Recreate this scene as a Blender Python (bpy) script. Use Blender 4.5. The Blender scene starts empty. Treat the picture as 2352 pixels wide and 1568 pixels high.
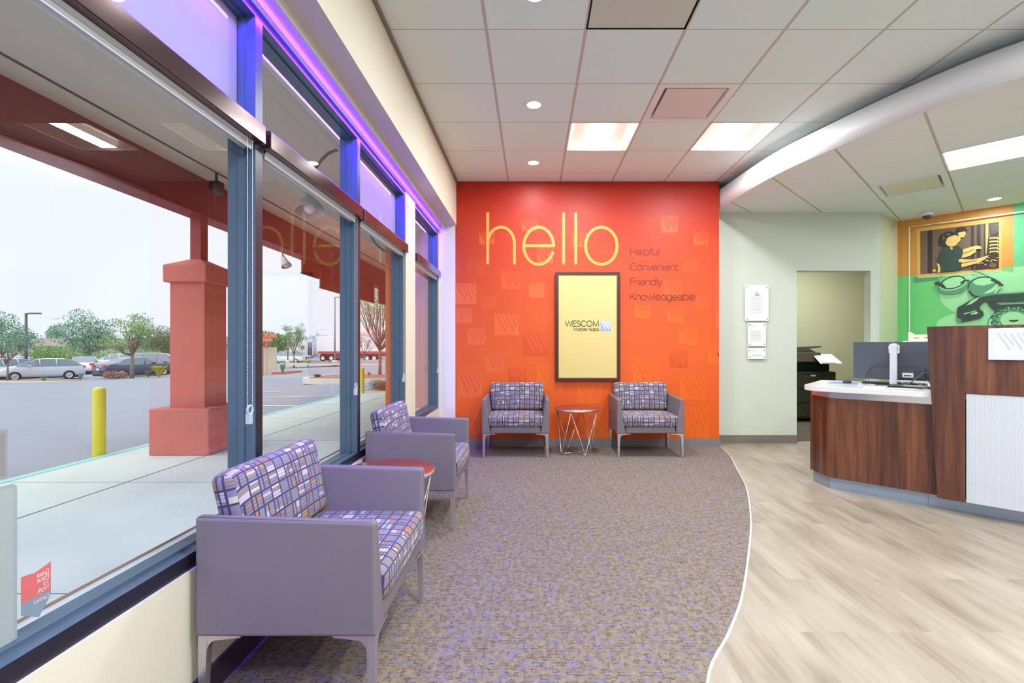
import bpy, bmesh, math, random
from mathutils import Vector, Matrix, Euler
random.seed(7)
PI = math.pi
C = bpy.context.scene.collection
SC = bpy.context.scene
# ---------------------------------------------------------------- camera (2352x1568 frame)
F = 1112.0            # focal length in pixels
CX, CY = 1222.0, 797.0  # vanishing point of the room's depth lines
CAMZ = 1.169
cam = bpy.data.cameras.new('camera'); camo = bpy.data.objects.new('camera', cam); C.objects.link(camo)
camo.location = (0, 0, CAMZ); camo.rotation_euler = (PI/2, 0, 0)
cam.sensor_fit = 'HORIZONTAL'; cam.sensor_width = 36.0; cam.lens = 36.0*F/2352.0
cam.shift_x = (1176.0-CX)/2352.0; cam.shift_y = (CY-784.0)/2352.0
cam.clip_start = 0.02; cam.clip_end = 900
SC.camera = camo
# ---------------------------------------------------------------- view, world
SC.view_settings.view_transform = 'Standard'; SC.view_settings.look = 'None'
SC.view_settings.gamma = 1; SC.view_settings.use_curve_mapping = False
SC.view_settings.exposure = 0.28
SC.cycles.max_bounces = 8; SC.cycles.diffuse_bounces = 5; SC.cycles.glossy_bounces = 4
SC.cycles.transparent_max_bounces = 16; SC.cycles.sample_clamp_indirect = 6
SC.cycles.caustics_reflective = False; SC.cycles.caustics_refractive = False
wd = bpy.data.worlds.new('overcast_sky'); SC.world = wd; wd.use_nodes = True
wn = wd.node_tree.nodes; wl = wd.node_tree.links
bg = wn['Background']; bg.inputs[1].default_value = 0.91
tcw = wn.new('ShaderNodeTexCoord'); spw = wn.new('ShaderNodeSeparateXYZ'); rpw = wn.new('ShaderNodeValToRGB')
nzw = wn.new('ShaderNodeTexNoise'); nzw.inputs['Scale'].default_value = 1.6; nzw.inputs['Detail'].default_value = 3
wl.new(tcw.outputs['Generated'], spw.inputs[0]); wl.new(tcw.outputs['Generated'], nzw.inputs['Vector'])
adw = wn.new('ShaderNodeMath'); adw.operation = 'MULTIPLY_ADD'; adw.inputs[1].default_value = 0.25
wl.new(nzw.outputs[0], adw.inputs[0]); wl.new(spw.outputs[2], adw.inputs[2]); wl.new(adw.outputs[0], rpw.inputs[0])
rpw.color_ramp.elements[0].position = 0.0; rpw.color_ramp.elements[0].color = (0.84, 0.91, 1.0, 1)
rpw.color_ramp.elements[1].position = 0.8; rpw.color_ramp.elements[1].color = (0.92, 0.95, 1.0, 1)
wl.new(rpw.outputs[0], bg.inputs[0])
def area(name, loc, rot, sx, sy, power, col=(1, 1, 1), spread=PI):
    l = bpy.data.lights.new(name, 'AREA'); l.shape = 'RECTANGLE'; l.size = sx; l.size_y = sy
    l.energy = power; l.color = col; l.spread = spread
    o = bpy.data.objects.new(name, l); C.objects.link(o); o.location = loc; o.rotation_euler = rot
    return o
sun = bpy.data.lights.new('overcast_sun', 'SUN'); sun.energy = 2.3; sun.angle = math.radians(100); sun.color = (1.0, 0.98, 0.96)
suno = bpy.data.objects.new('overcast_sun', sun); C.objects.link(suno); suno.rotation_euler = Vector((0.45, 0.55, -1.0)).to_track_quat('-Z', 'Y').to_euler()
LED_COL = (0.10, 0.015, 1.0); LED_POWER = 72.0
TROFFER_POWER = 34.0; DOWN_POWER = 9.0
WARM = (0.88, 0.95, 1.0)
# ---------------------------------------------------------------- helpers
def W(px, py, d):
    return Vector(((px-CX)*d/F, d, CAMZ+(CY-py)*d/F))
def lin(c):
    return tuple(((v/255.0)/12.92 if v/255.0 <= 0.04045 else ((v/255.0+0.055)/1.055)**2.4) for v in c)
def tag(o, label=None, cat=None, group=None, kind=None):
    if label: o['label'] = label
    if cat: o['category'] = cat
    if group: o['group'] = group
    if kind: o['kind'] = kind
    return o
def obj(name, bm, mats, parent=None, smooth=False, loc=None, rot=None):
    me = bpy.data.meshes.new(name); bm.normal_update(); bm.to_mesh(me); bm.free()
    if not isinstance(mats, (list, tuple)): mats = [mats]
    for m in mats: me.materials.append(m)
    if smooth:
        for p in me.polygons: p.use_smooth = True
    o = bpy.data.objects.new(name, me); C.objects.link(o)
    if parent is not None: o.parent = parent
    if loc is not None: o.location = loc
    if rot is not None: o.rotation_euler = rot
    return o
def thing(name, label, cat, loc=(0, 0, 0), rz=0, group=None):
    o = bpy.data.objects.new(name, None); C.objects.link(o); o.location = loc; o.rotation_euler = (0, 0, rz)
    o.empty_display_size = 0.1
    return tag(o, label, cat, group)
def dup(root, loc=None, rz=None, label=None, group=None):
    def cp(o, parent):
        c = o.copy(); C.objects.link(c)
        if parent is not None: c.parent = parent
        for ch in list(o.children): cp(ch, c)
        return c
    r = cp(root, None)
    if loc is not None: r.location = loc
    if rz is not None: r.rotation_euler = (0, 0, rz)
    if label: r['label'] = label
    if group: r['group'] = group
    return r
def BM(): return bmesh.new()
def box(bm, x0, x1, y0, y1, z0, z1, mi=0, bev=0):
    vs = [bm.verts.new((x, y, z)) for x in (x0, x1) for y in (y0, y1) for z in (z0, z1)]
    fs = [bm.faces.new([vs[i] for i in f]) for f in ((0,1,3,2),(4,6,7,5),(0,4,5,1),(2,3,7,6),(0,2,6,4),(1,5,7,3))]
    for f in fs: f.material_index = mi
    if bev:
        es = list({e for f in fs for e in f.edges})
        bmesh.ops.bevel(bm, geom=es, offset=bev, segments=2, affect='EDGES', profile=0.5)
    return vs
def hexa(bm, pts, mi=0, bev=0):
    """8 corners: bottom 4 (ccw) then top 4"""
    vs = [bm.verts.new(p) for p in pts]
    fs = [bm.faces.new([vs[i] for i in f]) for f in ((3,2,1,0),(4,5,6,7),(0,1,5,4),(1,2,6,5),(2,3,7,6),(3,0,4,7))]
    for f in fs: f.material_index = mi
    if bev:
        es = list({e for f in fs for e in f.edges})
        bmesh.ops.bevel(bm, geom=es, offset=bev, segments=3, affect='EDGES', profile=0.5)
def tube(bm, pts, r, n=8, closed=False, mi=0, cap=True):
    pts = [Vector(p) for p in pts]; N = len(pts); rings = []
    rr = r if isinstance(r, (list, tuple)) else [r]*N
    up = None
    for i, p in enumerate(pts):
        a = pts[(i-1) % N] if (closed or i > 0) else p
        b = pts[(i+1) % N] if (closed or i < N-1) else p
        t = (b-a)
        if t.length < 1e-9: t = Vector((0, 0, 1))
        t.normalize()
        if up is None:
            up = t.orthogonal().normalized()
        up = up - t*up.dot(t)
        if up.length < 1e-6: up = t.orthogonal()
        up.normalize(); s = t.cross(up)
        rings.append([bm.verts.new(p + (up*math.cos(2*PI*k/n) + s*math.sin(2*PI*k/n))*rr[i]) for k in range(n)])
    for i in range(N if closed else N-1):
        A, B = rings[i], rings[(i+1) % N]
        for k in range(n):
            f = bm.faces.new((A[k], A[(k+1) % n], B[(k+1) % n], B[k])); f.material_index = mi; f.smooth = True
    if cap and not closed:
        for R_ in (rings[0][::-1], rings[-1]):
            try: bm.faces.new(R_).material_index = mi
            except ValueError: pass
def lathe(bm, prof, n=24, cx=0, cy=0, mi=0, cz=0):
    rings = []
    for r, z in prof:
        if r < 1e-6: rings.append([bm.verts.new((cx, cy, z+cz))])
        else: rings.append([bm.verts.new((cx+r*math.cos(2*PI*k/n), cy+r*math.sin(2*PI*k/n), z+cz)) for k in range(n)])
    for A, B in zip(rings, rings[1:]):
        for k in range(n):
            a = [A[k % len(A)], A[(k+1) % len(A)], B[(k+1) % len(B)], B[k % len(B)]]
            u = []
            for v in a:
                if v not in u: u.append(v)
            if len(u) > 2:
                f = bm.faces.new(u); f.material_index = mi; f.smooth = True
def prism(bm, poly, z0, z1, mi=0):
    a = [bm.verts.new((x, y, z0)) for x, y in poly]; b = [bm.verts.new((x, y, z1)) for x, y in poly]
    n = len(poly)
    fs = [bm.faces.new(a[::-1]), bm.faces.new(b)]
    for i in range(n): fs.append(bm.faces.new((a[i], a[(i+1) % n], b[(i+1) % n], b[i])))
    for f in fs: f.material_index = mi
    return fs
def rbox(sx, sy, sz, r, n=8):
    """rounded box centred at the origin, as a bmesh"""
    bm = BM(); bmesh.ops.create_cube(bm, size=2.0)
    bmesh.ops.subdivide_edges(bm, edges=bm.edges[:], cuts=n, use_grid_fill=True)
    for v in bm.verts:
        # concentrate the grid near the edges
        q = [math.copysign(1-(1-abs(c))**1.6, c) for c in v.co]
        p = Vector((q[0]*sx/2, q[1]*sy/2, q[2]*sz/2))
        c = Vector((max(-sx/2+r, min(sx/2-r, p.x)), max(-sy/2+r, min(sy/2-r, p.y)), max(-sz/2+r, min(sz/2-r, p.z))))
        d = p-c
        v.co = c + d.normalized()*r if d.length > 1e-9 else p
    return bm
# ---------------------------------------------------------------- materials
def mat(name, col, rough=0.5, metal=0.0, spec=0.5, emit=None, es=1.0, coat=0.0, bump=None, vary=0.0, vs=8.0, alpha=None, sheen=0.0):
    m = bpy.data.materials.new(name); m.use_nodes = True
    nt = m.node_tree; b = nt.nodes['Principled BSDF']
    c = lin(col) if max(col) > 1 else col
    b.inputs['Base Color'].default_value = (*c, 1); b.inputs['Roughness'].default_value = rough
    b.inputs['Metallic'].default_value = metal; b.inputs['Specular IOR Level'].default_value = spec
    b.inputs['Coat Weight'].default_value = coat; b.inputs['Sheen Weight'].default_value = sheen
    if emit is not None:
        e = lin(emit) if max(emit) > 1 else emit
        b.inputs['Emission Color'].default_value = (*e, 1); b.inputs['Emission Strength'].default_value = es
    if alpha is not None: b.inputs['Alpha'].default_value = alpha
    if bump or vary:
        tc = nt.nodes.new('ShaderNodeTexCoord'); nz = nt.nodes.new('ShaderNodeTexNoise')
        nz.inputs['Scale'].default_value = vs; nz.inputs['Detail'].default_value = 5
        nt.links.new(tc.outputs['Object'], nz.inputs['Vector'])
        if vary:
            mx = nt.nodes.new('ShaderNodeMix'); mx.data_type = 'RGBA'
            mx.inputs[6].default_value = (*[v*(1-vary) for v in c], 1); mx.inputs[7].default_value = (*[min(1, v*(1+vary)) for v in c], 1)
            nt.links.new(nz.outputs[0], mx.inputs[0]); nt.links.new(mx.outputs[2], b.inputs['Base Color'])
        if bump:
            n2 = nt.nodes.new('ShaderNodeTexNoise'); n2.inputs['Scale'].default_value = bump[1]; n2.inputs['Detail'].default_value = 3
            nt.links.new(tc.outputs['Object'], n2.inputs['Vector'])
            bp = nt.nodes.new('ShaderNodeBump'); bp.inputs['Strength'].default_value = bump[0]; bp.inputs['Distance'].default_value = 0.01
            nt.links.new(n2.outputs[0], bp.inputs['Height']); nt.links.new(bp.outputs[0], b.inputs['Normal'])
    return m
class NT:
    """tiny node helper"""
    def __init__(s, m): s.t = m.node_tree; s.b = s.t.nodes['Principled BSDF']
    def n(s, ty, **kw):
        x = s.t.nodes.new(ty)
        for k, v in kw.items(): setattr(x, k, v)
        return x
    def l(s, a, b): s.t.links.new(a, b)
    def m(s, op, a, b=None, c=None):
        x = s.t.nodes.new('ShaderNodeMath'); x.operation = op
        for i, v in enumerate((a, b, c)):
            if v is None: continue
            if hasattr(v, 'is_linked'): s.l(v, x.inputs[i])
            else: x.inputs[i].default_value = v
        return x.outputs[0]
    def mix(s, f, a, b):
        x = s.t.nodes.new('ShaderNodeMix'); x.data_type = 'RGBA'
        for i, v in ((0, f), (6, a), (7, b)):
            if hasattr(v, 'is_linked'): s.l(v, x.inputs[i])
            elif i == 0: x.inputs[0].default_value = v
            else: x.inputs[i].default_value = (*v, 1)
        return x.outputs[2]
    def comb(s, x, y, z=0.0):
        c = s.t.nodes.new('ShaderNodeCombineXYZ')
        for i, v in enumerate((x, y, z)):
            if hasattr(v, 'is_linked'): s.l(v, c.inputs[i])
            else: c.inputs[i].default_value = v
        return c.outputs[0]
    def ramp(s, f, stops, const=False):
        r = s.t.nodes.new('ShaderNodeValToRGB'); cr = r.color_ramp
        if const: cr.interpolation = 'CONSTANT'
        while len(cr.elements) < len(stops): cr.elements.new(0.5)
        for e, (p, c) in zip(cr.elements, stops): e.position = p; e.color = (*(lin(c) if max(c) > 1 else c), 1)
        s.l(f, r.inputs[0]); return r.outputs[0]
    def noise(s, vec, scale, detail=3, rough=0.5):
        x = s.t.nodes.new('ShaderNodeTexNoise'); x.inputs['Scale'].default_value = scale; x.inputs['Detail'].default_value = detail
        x.inputs['Roughness'].default_value = rough; s.l(vec, x.inputs['Vector']); return x.outputs[0]
    def bump(s, h, st=0.3, d=0.01):
        x = s.t.nodes.new('ShaderNodeBump'); x.inputs['Strength'].default_value = st; x.inputs['Distance'].default_value = d
        s.l(h, x.inputs['Height']); s.l(x.outputs[0], s.b.inputs['Normal'])

def m_fabric():
    m = mat('woven_grid_fabric', (90, 80, 130), 0.85, sheen=0.1); k = NT(m)
    uv = k.n('ShaderNodeUVMap'); sp = k.n('ShaderNodeSeparateXYZ'); k.l(uv.outputs[0], sp.inputs[0])
    u = k.m('DIVIDE', sp.outputs[0], 0.0565); v = k.m('DIVIDE', sp.outputs[1], 0.050)
    cu, cv = k.m('FLOOR', u), k.m('FLOOR', v); fu, fv = k.m('FRACT', u), k.m('FRACT', v)
    def wn(x, y, z):
        n = k.n('ShaderNodeTexWhiteNoise', noise_dimensions='3D'); k.l(k.comb(x, y, z), n.inputs['Vector']); return n.outputs['Value']
    r = wn(cu, cv, 3.3); r2 = wn(cu, cv, 9.1)
    nb = k.m('ADD', k.m('MULTIPLY', k.m('GREATER_THAN', r, 0.30), 2.0), 2.0)
    band = k.m('FLOOR', k.m('MULTIPLY', fv, nb))
    split = k.m('GREATER_THAN', r2, 0.62)
    half = k.m('MULTIPLY', k.m('GREATER_THAN', fu, 0.40), split)
    rb = wn(k.m('ADD', cu, k.m('MULTIPLY', half, 0.37)), cv, k.m('ADD', band, 0.5))
    col = k.ramp(rb, [(0, (140, 132, 152)), (0.2, (150, 136, 128)), (0.40, (198, 190, 198)), (0.52, (130, 134, 160)),
                      (0.66, (184, 134, 78)), (0.74, (140, 132, 138)), (0.88, (146, 114, 104)), (0.95, (214, 206, 182))], True)
    def edge(f, w):
        return k.m('LESS_THAN', k.m('MINIMUM', f, k.m('SUBTRACT', 1.0, f)), w)
    line = k.m('MAXIMUM', edge(fu, 0.075), edge(fv, 0.075))
    mid = k.m('MULTIPLY', k.m('LESS_THAN', k.m('ABSOLUTE', k.m('SUBTRACT', fu, 0.40)), 0.06), split)
    # thin gaps between stripes
    fb = k.m('FRACT', k.m('MULTIPLY', fv, nb)); gap = k.m('MULTIPLY', edge(fb, 0.10), k.m('GREATER_THAN', r, 0.30))
    line = k.m('MAXIMUM', line, k.m('MAXIMUM', mid, k.m('MULTIPLY', gap, 0.6)))
    k.l(k.mix(line, k.mix(0.2, col, lin((74, 62, 84))), lin((62, 54, 94))), k.b.inputs['Base Color'])
    k.bump(k.noise(uv.outputs[0], 900, 2), 0.25, 0.002)
    return m
def m_carpet(dark=False):
    m = mat('patterned_carpet', (160, 140, 120), 0.95, spec=0.1); k = NT(m)
    tc = k.n('ShaderNodeTexCoord'); P = tc.outputs['Object']
    sp = k.n('ShaderNodeSeparateXYZ'); k.l(P, sp.inputs[0])
    n1 = k.noise(P, 9, 2); n2 = k.noise(P, 30, 2)
    x = k.m('ADD', sp.outputs[0], k.m('MULTIPLY', k.m('SUBTRACT', n2, 0.5), 0.02)); y = k.m('ADD', sp.outputs[1], k.m('MULTIPLY', k.m('SUBTRACT', n2, 0.5), 0.03))
    def brick(vec, bw, rh, ms):
        b = k.n('ShaderNodeTexBrick'); b.inputs['Scale'].default_value = 1; b.inputs['Brick Width'].default_value = bw
        b.inputs['Row Height'].default_value = rh; b.inputs['Mortar Size'].default_value = ms; b.inputs['Mortar Smooth'].default_value = 0.2
        k.l(vec, b.inputs['Vector']); return b
    bA = brick(k.comb(x, y), 0.062, 0.017, 0.0024); bB = brick(k.comb(y, x), 0.055, 0.030, 0.0020)
    sel = k.m('GREATER_THAN', k.noise(P, 20, 1), 0.56)
    mort = k.m('ADD', k.m('MULTIPLY', bA.outputs['Fac'], k.m('SUBTRACT', 1.0, sel)), k.m('MULTIPLY', bB.outputs['Fac'], sel))
    brk = k.m('GREATER_THAN', k.noise(P, 38, 2), 0.50)
    mort = k.m('MULTIPLY', mort, brk)
    base = k.ramp(k.noise(P, 40, 4, 0.7), [(0.3, (108, 97, 87)), (0.5, (130, 117, 105)), (0.7, (146, 133, 120))])
    fine = k.m('SINE', k.m('MULTIPLY', k.m('ADD', sp.outputs[0], sp.outputs[1]), 900.0))
    nb_ = k.n('ShaderNodeTexNoise'); nb_.inputs['Scale'].default_value = 1; nb_.inputs['Detail'].default_value = 2
    k.l(k.comb(k.m('MULTIPLY', x, 17.0), k.m('MULTIPLY', y, 40.0)), nb_.inputs['Vector'])
    blue = k.m('MULTIPLY', k.m('GREATER_THAN', nb_.outputs[0], 0.58), k.m('GREATER_THAN', fine, -0.45))
    c1 = k.mix(k.m('MULTIPLY', blue, 0.75), base, lin((116, 114, 160)))
    c2 = k.mix(k.m('MULTIPLY', mort, 0.72), c1, lin((84, 70, 62)))
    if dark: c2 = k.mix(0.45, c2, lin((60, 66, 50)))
    k.l(c2, k.b.inputs['Base Color'])
    h = k.m('ADD', k.m('MULTIPLY', mort, -1.0), k.m('MULTIPLY', k.noise(P, 300, 2), 0.6))
    k.bump(h, 0.5, 0.004)
    return m
def m_planks():
    m = mat('light_oak_plank', (205, 188, 165), 0.38, spec=0.45); k = NT(m)
    tc = k.n('ShaderNodeTexCoord'); P = tc.outputs['Object']; sp = k.n('ShaderNodeSeparateXYZ'); k.l(P, sp.inputs[0])
    b = k.n('ShaderNodeTexBrick'); b.offset = 0.37; b.inputs['Scale'].default_value = 1; b.inputs['Brick Width'].default_value = 1.22; b.inputs['Row Height'].default_value = 0.183
    b.inputs['Mortar Size'].default_value = 0.0012; b.inputs['Mortar Smooth'].default_value = 0.0
    b.inputs['Color1'].default_value = (0, 0, 0, 1); b.inputs['Color2'].default_value = (1, 1, 1, 1); b.inputs['Bias'].default_value = 0
    k.l(k.comb(sp.outputs[1], sp.outputs[0]), b.inputs['Vector'])
    row = k.m('FLOOR', k.m('DIVIDE', sp.outputs[0], 0.183))
    gx = k.m('MULTIPLY', sp.outputs[0], 14.0); gy = k.m('ADD', k.m('MULTIPLY', sp.outputs[1], 1.6), k.m('MULTIPLY', row, 7.3))
    bc = k.n('ShaderNodeSeparateColor'); k.l(b.outputs['Color'], bc.inputs[0]); rb = bc.outputs[0]
    gy = k.m('ADD', gy, k.m('MULTIPLY', rb, 5.0))
    g1 = k.noise(k.comb(gx, gy), 1.0, 6, 0.65); g2 = k.noise(k.comb(k.m('MULTIPLY', gx, 0.25), k.m('MULTIPLY', gy, 0.8)), 1.0, 3)
    f = k.m('ADD', k.m('MULTIPLY', g1, 0.6), k.m('MULTIPLY', g2, 0.45))
    col = k.ramp(f, [(0.36, (128, 114, 98)), (0.5, (153, 140, 123)), (0.66, (171, 159, 143))])
    col = k.mix(k.m('MULTIPLY', rb, 0.16), col, lin((150, 138, 122)))
    col = k.mix(k.m('MULTIPLY', b.outputs['Fac'], 0.45), col, lin((160, 140, 118)))
    k.l(col, k.b.inputs['Base Color']); return m
def m_walnut():
    m = mat('walnut_laminate', (95, 55, 38), 0.33, spec=0.5, coat=0.1); k = NT(m)
    tc = k.n('ShaderNodeTexCoord'); sp = k.n('ShaderNodeSeparateXYZ'); k.l(tc.outputs['Object'], sp.inputs[0])
    h = k.m('SUBTRACT', sp.outputs[0], sp.outputs[1])
    g1 = k.noise(k.comb(k.m('MULTIPLY', h, 26.0), k.m('MULTIPLY', sp.outputs[2], 1.3)), 1.0, 6, 0.6)
    g2 = k.noise(k.comb(k.m('MULTIPLY', h, 6.0), k.m('MULTIPLY', sp.outputs[2], 0.5)), 1.0, 2)
    f = k.m('ADD', k.m('MULTIPLY', g1, 0.55), k.m('MULTIPLY', g2, 0.5))
    k.l(k.ramp(f, [(0.38, (48, 28, 22)), (0.52, (88, 50, 34)), (0.68, (126, 76, 50))]), k.b.inputs['Base Color']); return m
def m_ceiling(name, rot, ox, oy, main_w, cross_w, main_col, cross_col, tile_col):
    m = mat(name, tile_col, 0.9, spec=0.15); k = NT(m)
    tc = k.n('ShaderNodeTexCoord'); sp = k.n('ShaderNodeSeparateXYZ'); k.l(tc.outputs['Object'], sp.inputs[0])
    X, Y = sp.outputs[0], sp.outputs[1]; cs, sn = math.cos(rot), math.sin(rot)
    a = k.m('ADD', k.m('MULTIPLY', X, cs), k.m('MULTIPLY', Y, sn)); b = k.m('ADD', k.m('MULTIPLY', X, -sn), k.m('MULTIPLY', Y, cs))
    def dist(v, off):
        f = k.m('FRACT', k.m('ADD', k.m('DIVIDE', k.m('SUBTRACT', v, off), 0.61), 100.0))
        return k.m('MULTIPLY', k.m('MINIMUM', f, k.m('SUBTRACT', 1.0, f)), 0.61)
    mA = k.m('LESS_THAN', dist(a, ox), main_w/2); mB = k.m('LESS_THAN', dist(b, oy), cross_w/2)
    c = k.mix(mB, lin(tile_col), lin(cross_col)); c = k.mix(mA, c, lin(main_col))
    k.l(c, k.b.inputs['Base Color'])
    k.bump(k.m('ADD', k.m('MULTIPLY', k.m('MAXIMUM', mA, mB), -2.0), k.m('MULTIPLY', k.noise(tc.outputs['Object'], 260, 2), 0.25)), 0.25, 0.003)
    return m
def m_glass(name='window_glass', ior=1.5):
    m = bpy.data.materials.new(name); m.use_nodes = True; t = m.node_tree
    for n in list(t.nodes): t.nodes.remove(n)
    o = t.nodes.new('ShaderNodeOutputMaterial'); mx = t.nodes.new('ShaderNodeMixShader'); fr = t.nodes.new('ShaderNodeFresnel')
    gm = t.nodes.new('ShaderNodeNewGeometry'); mi = t.nodes.new('ShaderNodeMix'); mi.inputs[2].default_value = ior; mi.inputs[3].default_value = 1/ior
    t.links.new(gm.outputs['Backfacing'], mi.inputs[0]); t.links.new(mi.outputs[0], fr.inputs[0]); tr = t.nodes.new('ShaderNodeBsdfTransparent'); tr.inputs[0].default_value = (0.955, 0.975, 0.985, 1)
    gl = t.nodes.new('ShaderNodeBsdfGlossy'); gl.inputs['Roughness'].default_value = 0.0
    t.links.new(fr.outputs[0], mx.inputs[0]); t.links.new(tr.outputs[0], mx.inputs[1]); t.links.new(gl.outputs[0], mx.inputs[2])
    t.links.new(mx.outputs[0], o.inputs[0]); return m
def m_ridged():
    m = mat('white_ridged_panel', (226, 230, 236), 0.35, spec=0.5); k = NT(m)
    tc = k.n('ShaderNodeTexCoord'); sp = k.n('ShaderNodeSeparateXYZ'); k.l(tc.outputs['Object'], sp.inputs[0])
    h = k.m('SUBTRACT', sp.outputs[0], sp.outputs[1])
    n = k.noise(k.comb(k.m('MULTIPLY', h, 6.0), k.m('MULTIPLY', sp.outputs[2], 14.0)), 1.0, 2)
    w = k.m('SINE', k.m('ADD', k.m('MULTIPLY', h, 560.0), k.m('MULTIPLY', n, 7.0)))
    k.bump(w, 0.35, 0.002)
    k.l(k.mix(k.m('MULTIPLY', k.m('GREATER_THAN', w, 0.0), 0.6), lin((204, 209, 215)), lin((186, 193, 201))), k.b.inputs['Base Color']); return m
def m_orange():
    m = mat('orange_wall_ramp', (224, 96, 40), 0.45, spec=0.35); k = NT(m)
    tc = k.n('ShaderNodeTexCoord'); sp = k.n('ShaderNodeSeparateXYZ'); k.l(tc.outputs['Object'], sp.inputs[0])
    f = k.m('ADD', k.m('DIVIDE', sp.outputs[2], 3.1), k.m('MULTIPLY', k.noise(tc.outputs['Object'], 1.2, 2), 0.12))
    k.l(k.ramp(f, [(0.08, (228, 92, 14)), (0.40, (222, 92, 36)), (0.70, (208, 74, 34)), (1.0, (180, 40, 18))]), k.b.inputs['Base Color']); return m  # colour turns redder and darker towards the top
M = {}
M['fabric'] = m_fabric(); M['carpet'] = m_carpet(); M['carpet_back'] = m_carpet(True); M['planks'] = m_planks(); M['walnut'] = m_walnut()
M['glass'] = m_glass(); M['ridged'] = m_ridged(); M['orange'] = m_orange()
M['leather'] = mat('grey_upholstery', (120, 112, 118), 0.42, spec=0.4, bump=(0.12, 350))
M['brushed'] = mat('brushed_aluminium', (205, 200, 205), 0.28, metal=0.85, vary=0.05, vs=40)
M['chrome'] = mat('satin_wire', (225, 222, 222), 0.2, metal=0.8)
M['frame'] = mat('daylit_window_frame', (84, 104, 130), 0.38, metal=0.25, spec=0.5)  # daylight reflected on the frame sides is put into this blue
M['bronze'] = mat('bronze_valance', (84, 62, 60), 0.16, metal=0.7)
M['hem'] = mat('pale_blind_hem', (205, 208, 212), 0.5)
M['wall_cream'] = mat('cream_wall_paint', (222, 214, 192), 0.7, bump=(0.05, 200))
M['wall_white'] = mat('white_wall_paint', (228, 224, 218), 0.6, bump=(0.05, 200))
M['wall_mint'] = mat('pale_green_wall_paint', (206, 212, 198), 0.65, bump=(0.05, 200))
M['wall_lime'] = mat('yellowish_return_wall', (214, 214, 180), 0.65)  # reflected yellow-green tint put into the return wall's colour
M['base'] = mat('grey_baseboard', (128, 122, 120), 0.45)
M['white'] = mat('white_plastic', (232, 232, 230), 0.4)
M['fascia'] = mat('white_fascia_paint', (222, 222, 222), 0.35)
M['black'] = mat('black_plastic', (26, 26, 28), 0.4)
M['blackg'] = mat('black_gloss', (14, 14, 16), 0.2)
M['darkgrey'] = mat('dark_grey_plastic', (62, 66, 72), 0.45)
M['quartz'] = mat('white_quartz', (224, 222, 221), 0.14, spec=0.5)
M['redtop'] = mat('cherry_laminate', (140, 58, 50), 0.22, vary=0.1, vs=14)
M['ceil'] = m_ceiling('ceiling_tile_grid', 0.0, -0.28, 2.965-0.61*20, 0.021, 0.009, (200, 190, 186), (188, 186, 184), (228, 243, 240))
M['ceil2'] = m_ceiling('lower_ceiling_tile_grid', PI/4, 7.54/math.sqrt(2), 0.64/math.sqrt(2), 0.006, 0.019, (206, 201, 193), (190, 182, 160), (230, 232, 230))
M['lens'] = mat('light_lens', (255, 255, 255), 0.5, emit=(1.0, 0.97, 0.9), es=3.2)
M['lens_dim'] = mat('glowing_reflector', (240, 234, 222), 0.55, emit=(1.0, 0.94, 0.84), es=0.2)  # faint glow stands in for lens light falling on the pan
M['ceilgrey'] = mat('grey_ceiling_insert', (206, 210, 200), 0.7)
# outdoors
M['stucco'] = mat('red_stucco', (204, 118, 108), 0.9, bump=(0.6, 120), vary=0.08, vs=5)
M['redpaint'] = mat('dark_red_beam_paint', (142, 66, 66), 0.7, vary=0.05, vs=3)
M['shade'] = mat('red_shade_fabric', (150, 62, 56), 0.8)
M['soffit'] = mat('beige_stucco_soffit', (205, 196, 182), 0.9, vary=0.06, vs=1.5)
M['frame_face'] = mat('dark_frame_face', (36, 34, 46), 0.35, spec=0.5)  # same frame finish, room-side copy without the daylight tone
M['kick'] = mat('blue_grey_kick_metal', (158, 174, 196), 0.35, metal=0.55)
M['sidewalk'] = mat('concrete_sidewalk', (204, 218, 212), 0.85, vary=0.07, vs=2.2, bump=(0.1, 60))
M['joint'] = mat('dark_joint', (96, 96, 96), 0.9)
M['asphalt'] = mat('worn_asphalt', (144, 150, 163), 0.9, vary=0.08, vs=0.7, bump=(0.2, 90))
M['teal'] = mat('teal_kerb_paint', (150, 215, 210), 0.7, vary=0.08, vs=5)
M['kerb'] = mat('concrete_kerb', (210, 206, 198), 0.85)
M['redkerb'] = mat('red_kerb_paint', (196, 84, 84), 0.8)
M['mulch'] = mat('brown_mulch', (150, 118, 98), 0.95, vary=0.3, vs=12)
M['yellow'] = mat('yellow_bollard_paint', (214, 206, 44), 0.5)
M['white_line'] = mat('white_line_paint', (235, 235, 235), 0.8)
M['trunk'] = mat('grey_bark', (140, 118, 104), 0.9, vary=0.15, vs=20)
def leafm(name, c): return mat(name, c, 0.65, vary=0.3, vs=2.5)
M['leaf1'] = leafm('fresh_green_leaf', (140, 172, 104)); M['leaf2'] = leafm('deep_green_leaf', (96, 142, 98)); M['leaf3'] = leafm('blue_green_leaf', (118, 160, 130))
M['leaf4'] = leafm('yellow_green_leaf', (196, 196, 96)); M['pink'] = leafm('pink_flower', (226, 130, 140)); M['leaf5'] = leafm('olive_leaf', (120, 130, 84)); M['leafr'] = leafm('reddish_leaf', (150, 92, 84))
M['carwhite'] = mat('white_car_paint', (232, 236, 242), 0.2, coat=0.6); M['carsilver'] = mat('silver_white_car_paint', (214, 220, 230), 0.22, coat=0.6)
M['carnavy'] = mat('navy_car_paint', (54, 62, 92), 0.2, coat=0.8); M['cargrey'] = mat('grey_blue_car_paint', (120, 126, 152), 0.2, coat=0.8)
M['carglass'] = mat('car_window_glass', (120, 136, 152), 0.08, spec=0.8); M['tyre'] = mat('tyre_rubber', (44, 44, 48), 0.8); M['rim'] = mat('alloy_rim', (196, 200, 206), 0.3, metal=0.5)
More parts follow.
